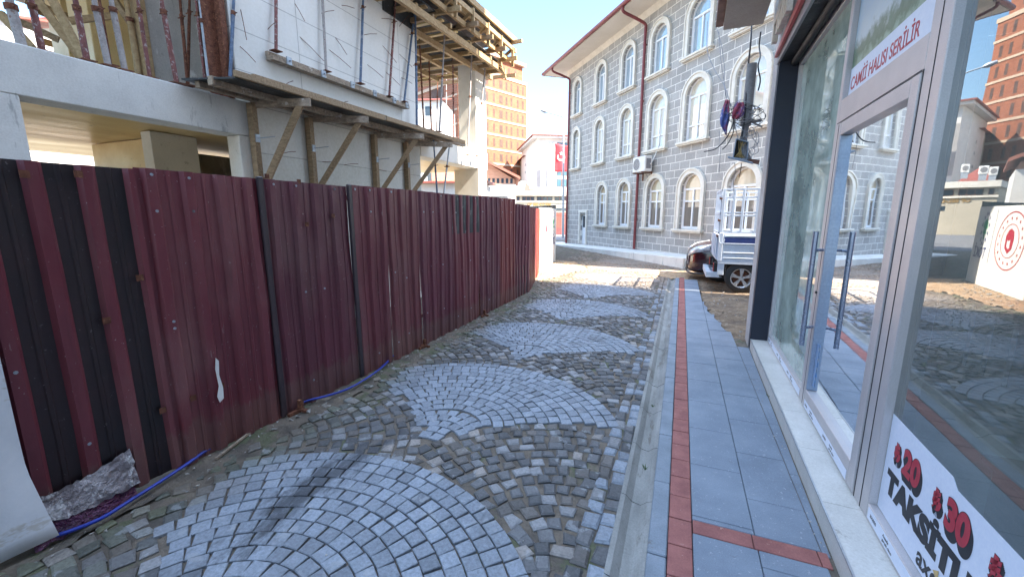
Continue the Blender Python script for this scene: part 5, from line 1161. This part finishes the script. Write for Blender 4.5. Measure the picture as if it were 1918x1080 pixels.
# street lamp behind the stone building's corner
lp = thing('street_lamp', 'grey street lamp with a single arm reaching left beside the stone building corner', 'street lamp', FR(1055.5, 28))
b = MB(); p = FR(1055.5, 28); q = FR(1055.5, 28, 219); b.tube([p, q], .07, 10, radii=[.09, .05]); b.build('pole', galv, lp)
b = MB(); e_ = FR(1025, 28, 210); b.tube([q, e_], .035, 8); b.build('arm', galv, lp)
b = MB(); h0 = e_; h1 = FR(1013, 28, 206); b.tube([h0, h0.lerp(h1, .35), h1], .1, 10, radii=[.05, .12, .08]); b.build('lamp_head', galv, lp)
rf2 = thing('distant_red_fence', 'short red metal fence far away between the white board and the stone building', 'fence', FR(1041, 33)); p = FR(1036, 33); q = FR(1066, 33)
b = MB(); n_ = 18
for i in range(n_):
    a_ = p.lerp(q, i/n_); c_ = p.lerp(q, (i+.8)/n_); b.hexa([a_, c_, c_+FWD*.05, a_+FWD*.05]+[v+Vector((0, 0, 1.75)) for v in (a_, c_, c_+FWD*.05, a_+FWD*.05)])
b.build('fence_sheet', red_sheet, rf2)
b = MB(); b.bar(p+FWD*.08+Vector((0, 0, 1.5)), q+FWD*.08+Vector((0, 0, 1.5)), .05, .05); b.build('rail', rust, rf2)

# ================================================================ TRUCK (rear towards the street, side towards us)
TX, TY, TW = .76, 9.72, 1.55
tk = thing('flatbed_truck', 'pale blue grey flatbed truck with slatted cage and dark blue stripe by the shop corner', 'truck', (TX, TY, 0))
def tp(name, m, fn, par=None, bevel=.006): b = MB(); fn(b); return b.build(name, m, par or tk, bevel=bevel)
BZ, SZ, CZ = .66, 1.23, 2.16; TL = 2.3
tp('bed_floor', truck_m, lambda b: b.box(TX+.03, TX+TL, TY+.02, TY+TW-.02, BZ, BZ+.10))
tp('bed_skirt', truck_m, lambda b: b.box(TX+.01, TX+TL, TY, TY+.05, BZ-.06, BZ+.055))
sd_ = tp('side_board', truck_m, lambda b: (b.box(TX+.0, TX+TL, TY+.01, TY+.045, BZ+.06, SZ)))
for z in (BZ+.06, BZ+.17, BZ+.36, SZ-.05): tp('side_rib', truck_m, lambda b: b.box(TX+.09, TX+TL-.02, TY-.006, TY+.009, z, z+.022), sd_)
tp('corner_post', truck_m, lambda b: b.box(TX-.01, TX+.07, TY-.012, TY+.06, BZ, SZ+.02))
tp('blue_stripe', truck_blue, lambda b: b.box(TX+.10, TX+TL-.1, TY-.002, TY+.008, BZ+.375, BZ+.50), sd_, 0)
tg = tp('tailgate', truck_m, lambda b: b.box(TX-.03, TX+.005, TY+.06, TY+TW-.06, BZ+.02, SZ-.02))
for y in (TY+.06, TY+.5, TY+.95, TY+TW-.12): tp('tailgate_rib', truck_m, lambda b: b.box(TX-.05, TX-.031, y, y+.06, BZ+.06, SZ-.04), tg)
tp('far_side_board', truck_m, lambda b: b.box(TX, TX+TL, TY+TW-.04, TY+TW, BZ+.06, SZ))
tp('head_board', truck_m, lambda b: b.box(TX+TL-.04, TX+TL, TY+.05, TY+TW-.05, BZ+.1, CZ))
def cage(y0, y1, nm):
    def f(b):
        for z in (SZ+.02, SZ+.36, SZ+.42, CZ-.20, CZ-.04): b.box(TX+.0, TX+TL, y0, y1, z, z+.035 if z != CZ-.04 else CZ)
        for x in (TX, TX+.19, TX+.36, TX+.62, TX+.9, TX+1.3, TX+1.7, TX+TL-.05): b.box(x, x+.045, y0-.002, y1+.002, SZ+.02, CZ)
    tp(nm, truck_m, f, None, .003)
cage(TY+.012, TY+.04, 'side_cage'); cage(TY+TW-.04, TY+TW-.012, 'side_cage')
def rc(b):
    for z in (SZ+.0, SZ+.40, CZ-.05): b.box(TX-.03, TX-.002, TY+.05, TY+TW-.05, z, z+.045)
    for i in range(8): y = TY+.05+i*(TW-.145)/7; b.box(TX-.028, TX-.004, y, y+.045, SZ, CZ)
tp('rear_cage', truck_m, rc, None, .003)
for z in (SZ-.06, SZ+.26, CZ-.22): tp('latch', rust, lambda b: (b.box(TX-.06, TX-.01, TY-.02, TY+.06, z, z+.035), b.tube([(TX-.05, TY-.02, z+.02), (TX-.05, TY+.09, z+.05)], .010, 6)), None, 0)
b = MB(); b.tube(smooth([(TX-.02, TY-.02, SZ-.02), (TX-.0, TY-.03, SZ-.16), (TX+.06, TY-.03, SZ-.2), (TX+.10, TY-.03, SZ-.1)]), .008, 6); b.build('latch_chain', truck_m, tk)
tp('chassis_rail', black_m, lambda b: b.box(TX-.02, TX+TL+1.2, TY+.38, TY+.46, .48, .60)); tp('chassis_rail', black_m, lambda b: b.box(TX-.02, TX+TL+1.2, TY+TW-.46, TY+TW-.38, .48, .60))
tp('underbody', black_m, lambda b: b.box(TX+.2, TX+TL, TY+.25, TY+TW-.2, .44, .60))
bp = tp('rear_bumper', truck_m, lambda b: (b.box(TX-.20, TX-.10, TY+.02, TY+TW-.05, .30, .42), b.box(TX-.10, TX+.06, TY+.02, TY+.10, .30, .42), b.box(TX-.10, TX+.06, TY+TW-.13, TY+TW-.05, .30, .42)))
tp('bumper_step', black_m, lambda b: b.box(TX-.10, TX+.02, TY+.102, TY+TW-.132, .33, .36), bp)
for y in (TY+.42, TY+.9): tp('bumper_stay', truck_m, lambda b: b.box(TX-.10, TX+.02, y, y+.05, .361, .40), bp)
tp('mudguard', truck_m, lambda b: b.box(TX+.01, TX+.14, TY+.01, TY+.03, .36, .62), None, .02)
for y in (TY+.05, TY+TW-.2): ls = tp('tail_lamp', black_m, lambda b: b.box(TX-.055, TX+.02, y-.02, y+.09, .42, .62)); tp('lamp_lens', lampred, lambda b: b.box(TX-.07, TX-.056, y-.015, y+.085, .43, .61), ls)
def wheel(cx, cy, r, w_, par, sgn=-1):
    wh = bpy.data.objects.new('wheel', None); C.objects.link(wh); wh.parent = par; wh.location = Vector((cx, cy, r))-worldloc(par)
    n = 32; prof = [(r*.66, -w_/2), (r*.93, -w_/2), (r, -w_*.36), (r, w_*.36), (r*.93, w_/2), (r*.66, w_/2)]
    def lathe(prof): 
        vs = []; fs = []; m_ = len(prof)
        for k in range(n):
            a_ = 2*math.pi*k/n
            for (rr, yy) in prof: vs.append((rr*math.cos(a_), yy, rr*math.sin(a_)))
        for k in range(n):
            for j in range(m_-1): fs.append((k*m_+j, k*m_+j+1, ((k+1) % n)*m_+j+1, ((k+1) % n)*m_+j))
        return vs, fs
    b = MB(); b.add(*lathe(prof), 0, True); b.build('tyre', tyre_m, wh, local=True)
    s0 = sgn*w_/2; b = MB(); b.add(*lathe([(r*.68, s0*.98), (r*.60, s0*.90), (r*.58, s0*.2), (r*.58, -s0*.9)]), 0, True)
    for k in range(5):
        a_ = 2*math.pi*k/5+.3
        for da in (-.13, .13): b.bar((r*.12*math.cos(a_), s0*.82, r*.12*math.sin(a_)), (r*.63*math.cos(a_+da), s0*.9, r*.63*math.sin(a_+da)), .035, .03, up=(0, 1, 0))
    b.tube([(0, s0*.6, 0), (0, s0*.95, 0)], r*.16, 14); b.build('rim', rim_m, wh, local=True)
    b = MB(); b.tube([(0, s0*.15, 0), (0, s0*.25, 0)], r*.5, 20); b.build('brake_disc', rust, wh, local=True)
wheel(TX+.48, TY+.13, .31, .19, tk, -1); wheel(TX+.48, TY+TW-.13, .31, .19, tk, 1); wheel(TX+TL+1.0, TY+.13, .31, .19, tk, -1); wheel(TX+TL+1.0, TY+TW-.13, .31, .19, tk, 1)
tp('cab', truck_m, lambda b: b.prism([(TX+TL+.08, TY+.02, .5), (TX+TL+1.75, TY+.02, .45), (TX+TL+1.8, TY+.02, 1.05), (TX+TL+1.35, TY+.02, 1.85), (TX+TL+.1, TY+.02, 1.9)], (0, TW-.04, 0)), None, .05)
tp('side_window', dark_glass, lambda b: b.prism([(TX+TL+.3, TY+.005, 1.15), (TX+TL+1.5, TY+.005, 1.15), (TX+TL+1.28, TY+.005, 1.72), (TX+TL+.3, TY+.005, 1.75)], (0, .012, 0)), None, 0)

# ================================================================ CAR (nose to the left, behind the truck)
CXN, CYC = .20, 12.05
cr = thing('black_car', 'glossy dark maroon black car with its nose and headlight showing behind the truck', 'car', (CXN, CYC, 0))
ST = [ # x from the nose, half width, belly z, bumper/side z list -> section heights
 (0.00, .46, .26, .40, .60, .66), (.05, .62, .20, .42, .68, .74), (.16, .76, .16, .42, .76, .84), (.36, .84, .15, .42, .82, .92), (.70, .87, .15, .42, .86, .97),
 (1.10, .87, .15, .42, .84, .97),
 (1.20, .87, .15, .42, .86, .99), (1.75, .87, .16, .42, .90, 1.36), (2.4, .87, .16, .42, .92, 1.46), (3.2, .87, .16, .42, .92, 1.42), (3.75, .84, .18, .42, .92, 1.15), (4.1, .80, .22, .42, .92, .98), (4.2, .70, .3, .45, .8, .86)]
vs = []; ns = 14
for x, hw, zb, z1, z2, z3 in ST:
    hi = z3 > 1.1; top = .60 if hi else .80
    half = [(0, zb), (hw*.85, zb), (hw*.97, zb+.07), (hw, z1), (hw*.985, z2-.06), (hw*.93, z2), (hw*top, z3-.03 if not hi else z3-.05), (0, z3)]
    pts = half+[(-a_, b_) for a_, b_ in half[-2:0:-1]]; ns = len(pts)
    vs += [(CXN+x, CYC+a_, b_) for a_, b_ in pts]
fs = []
for i in range(len(ST)-1):
    for k in range(ns): k2 = (k+1) % ns; fs.append((i*ns+k, i*ns+k2, (i+1)*ns+k2, (i+1)*ns+k))
fs += [tuple(range(ns)), tuple((len(ST)-1)*ns+k for k in range(ns-1, -1, -1))]
b = MB(); b.add(vs, fs, 0, True); cb = b.build('body', car_m, cr); ss = cb.modifiers.new('s', 'SUBSURF'); ss.levels = ss.render_levels = 2
def cp(name, m, fn, par=None, bevel=0): b = MB(); fn(b); return b.build(name, m, par or cr, bevel=bevel)
for sg in (-1, 1):
    def hl(b):
        pr = [(.03, .50, .70), (.06, .64, .74), (.17, .79, .81), (.50, .87, .88)]; vs = []; fs = []
        for x, hw, z in pr: vs += [(CXN+x-.02, CYC+sg*(hw-.0), z-.13), (CXN+x-.02, CYC+sg*(hw+.0), z-.06), (CXN+x+.01, CYC+sg*(hw-.03), z+.02), (CXN+x+.06, CYC+sg*(hw-.12), z+.045)]
        for i in range(3):
            for k in range(3): fs.append((i*4+k, i*4+k+1, (i+1)*4+k+1, (i+1)*4+k))
        b.add(vs, fs, 0, True)
    o = cp('headlight', lampglass, hl); o.modifiers.new('s', 'SOLIDIFY').thickness = .02
    cp('fog_lamp_surround', chrome, lambda b: b.tube([(CXN+.075, CYC+sg*.47, .30), (CXN+.075, CYC+sg*.60, .28), (CXN+.10, CYC+sg*.63, .38), (CXN+.075, CYC+sg*.50, .42), (CXN+.075, CYC+sg*.47, .30)], .012, 6))
    cp('mirror', car_m, lambda b: b.box(CXN+1.5, CXN+1.62, CYC+sg*.88, CYC+sg*1.0, .93, 1.05), None, .03)
cp('lower_grille', car_trim, lambda b: b.box(CXN-.02, CXN+.06, CYC-.42, CYC+.42, .24, .38), None, .02)
cp('grille', car_trim, lambda b: b.box(CXN-.015, CXN+.06, CYC-.34, CYC+.34, .46, .57), None, .02)
cp('number_plate', pvc, lambda b: b.box(CXN-.035, CXN-.022, CYC-.26, CYC+.26, .39, .50), None, .004)
cp('bumper_lip', car_trim, lambda b: b.tube(smooth([(CXN+.5, CYC-.83, .17), (CXN+.15, CYC-.74, .17), (CXN+.02, CYC-.5, .18), (CXN-.01, CYC, .18), (CXN+.02, CYC+.5, .18), (CXN+.15, CYC+.74, .17), (CXN+.5, CYC+.83, .17)]), .022, 8))
cp('windscreen', dark_glass, lambda b: b.add([(CXN+1.24, CYC-.66, 1.00), (CXN+1.24, CYC+.66, 1.00), (CXN+1.76, CYC+.50, 1.375), (CXN+1.76, CYC-.50, 1.375)], [(0, 1, 2, 3)]))
for x in (.72, 3.35):
    for sg in (-1, 1): wheel(CXN+x, CYC+sg*.80, .31, .2, cr, sg)
# weeds in the joints
for (px, py, sz, lab_) in ((1208, 880, .04, 'tiny green weed growing from the joint between gutter and kerb, nearest one'), (1222, 762, .035, 'small weed growing from the joint between gutter and kerb, farther one'), (1440, 745, .045, 'small weed growing at the foot of the tiled shop step')):
    p = G(px, py, -.02); b = MB(); rr = random.Random(px)
    for k in range(14):
        a_ = rr.uniform(0, 6.28); l_ = sz*rr.uniform(.5, 1.2); d_ = Vector((math.cos(a_)*.7, math.sin(a_)*.7, rr.uniform(.4, 1.2))).normalized(); sdv = Vector((-math.sin(a_), math.cos(a_), 0))*.004
        b.add([p, p+d_*l_*.5+sdv, p+d_*l_, p+d_*l_*.5-sdv], [(0, 1, 2, 3)])
    tag(b.build('weed', leaf_m), lab_, 'weed', 'weeds in the joints')
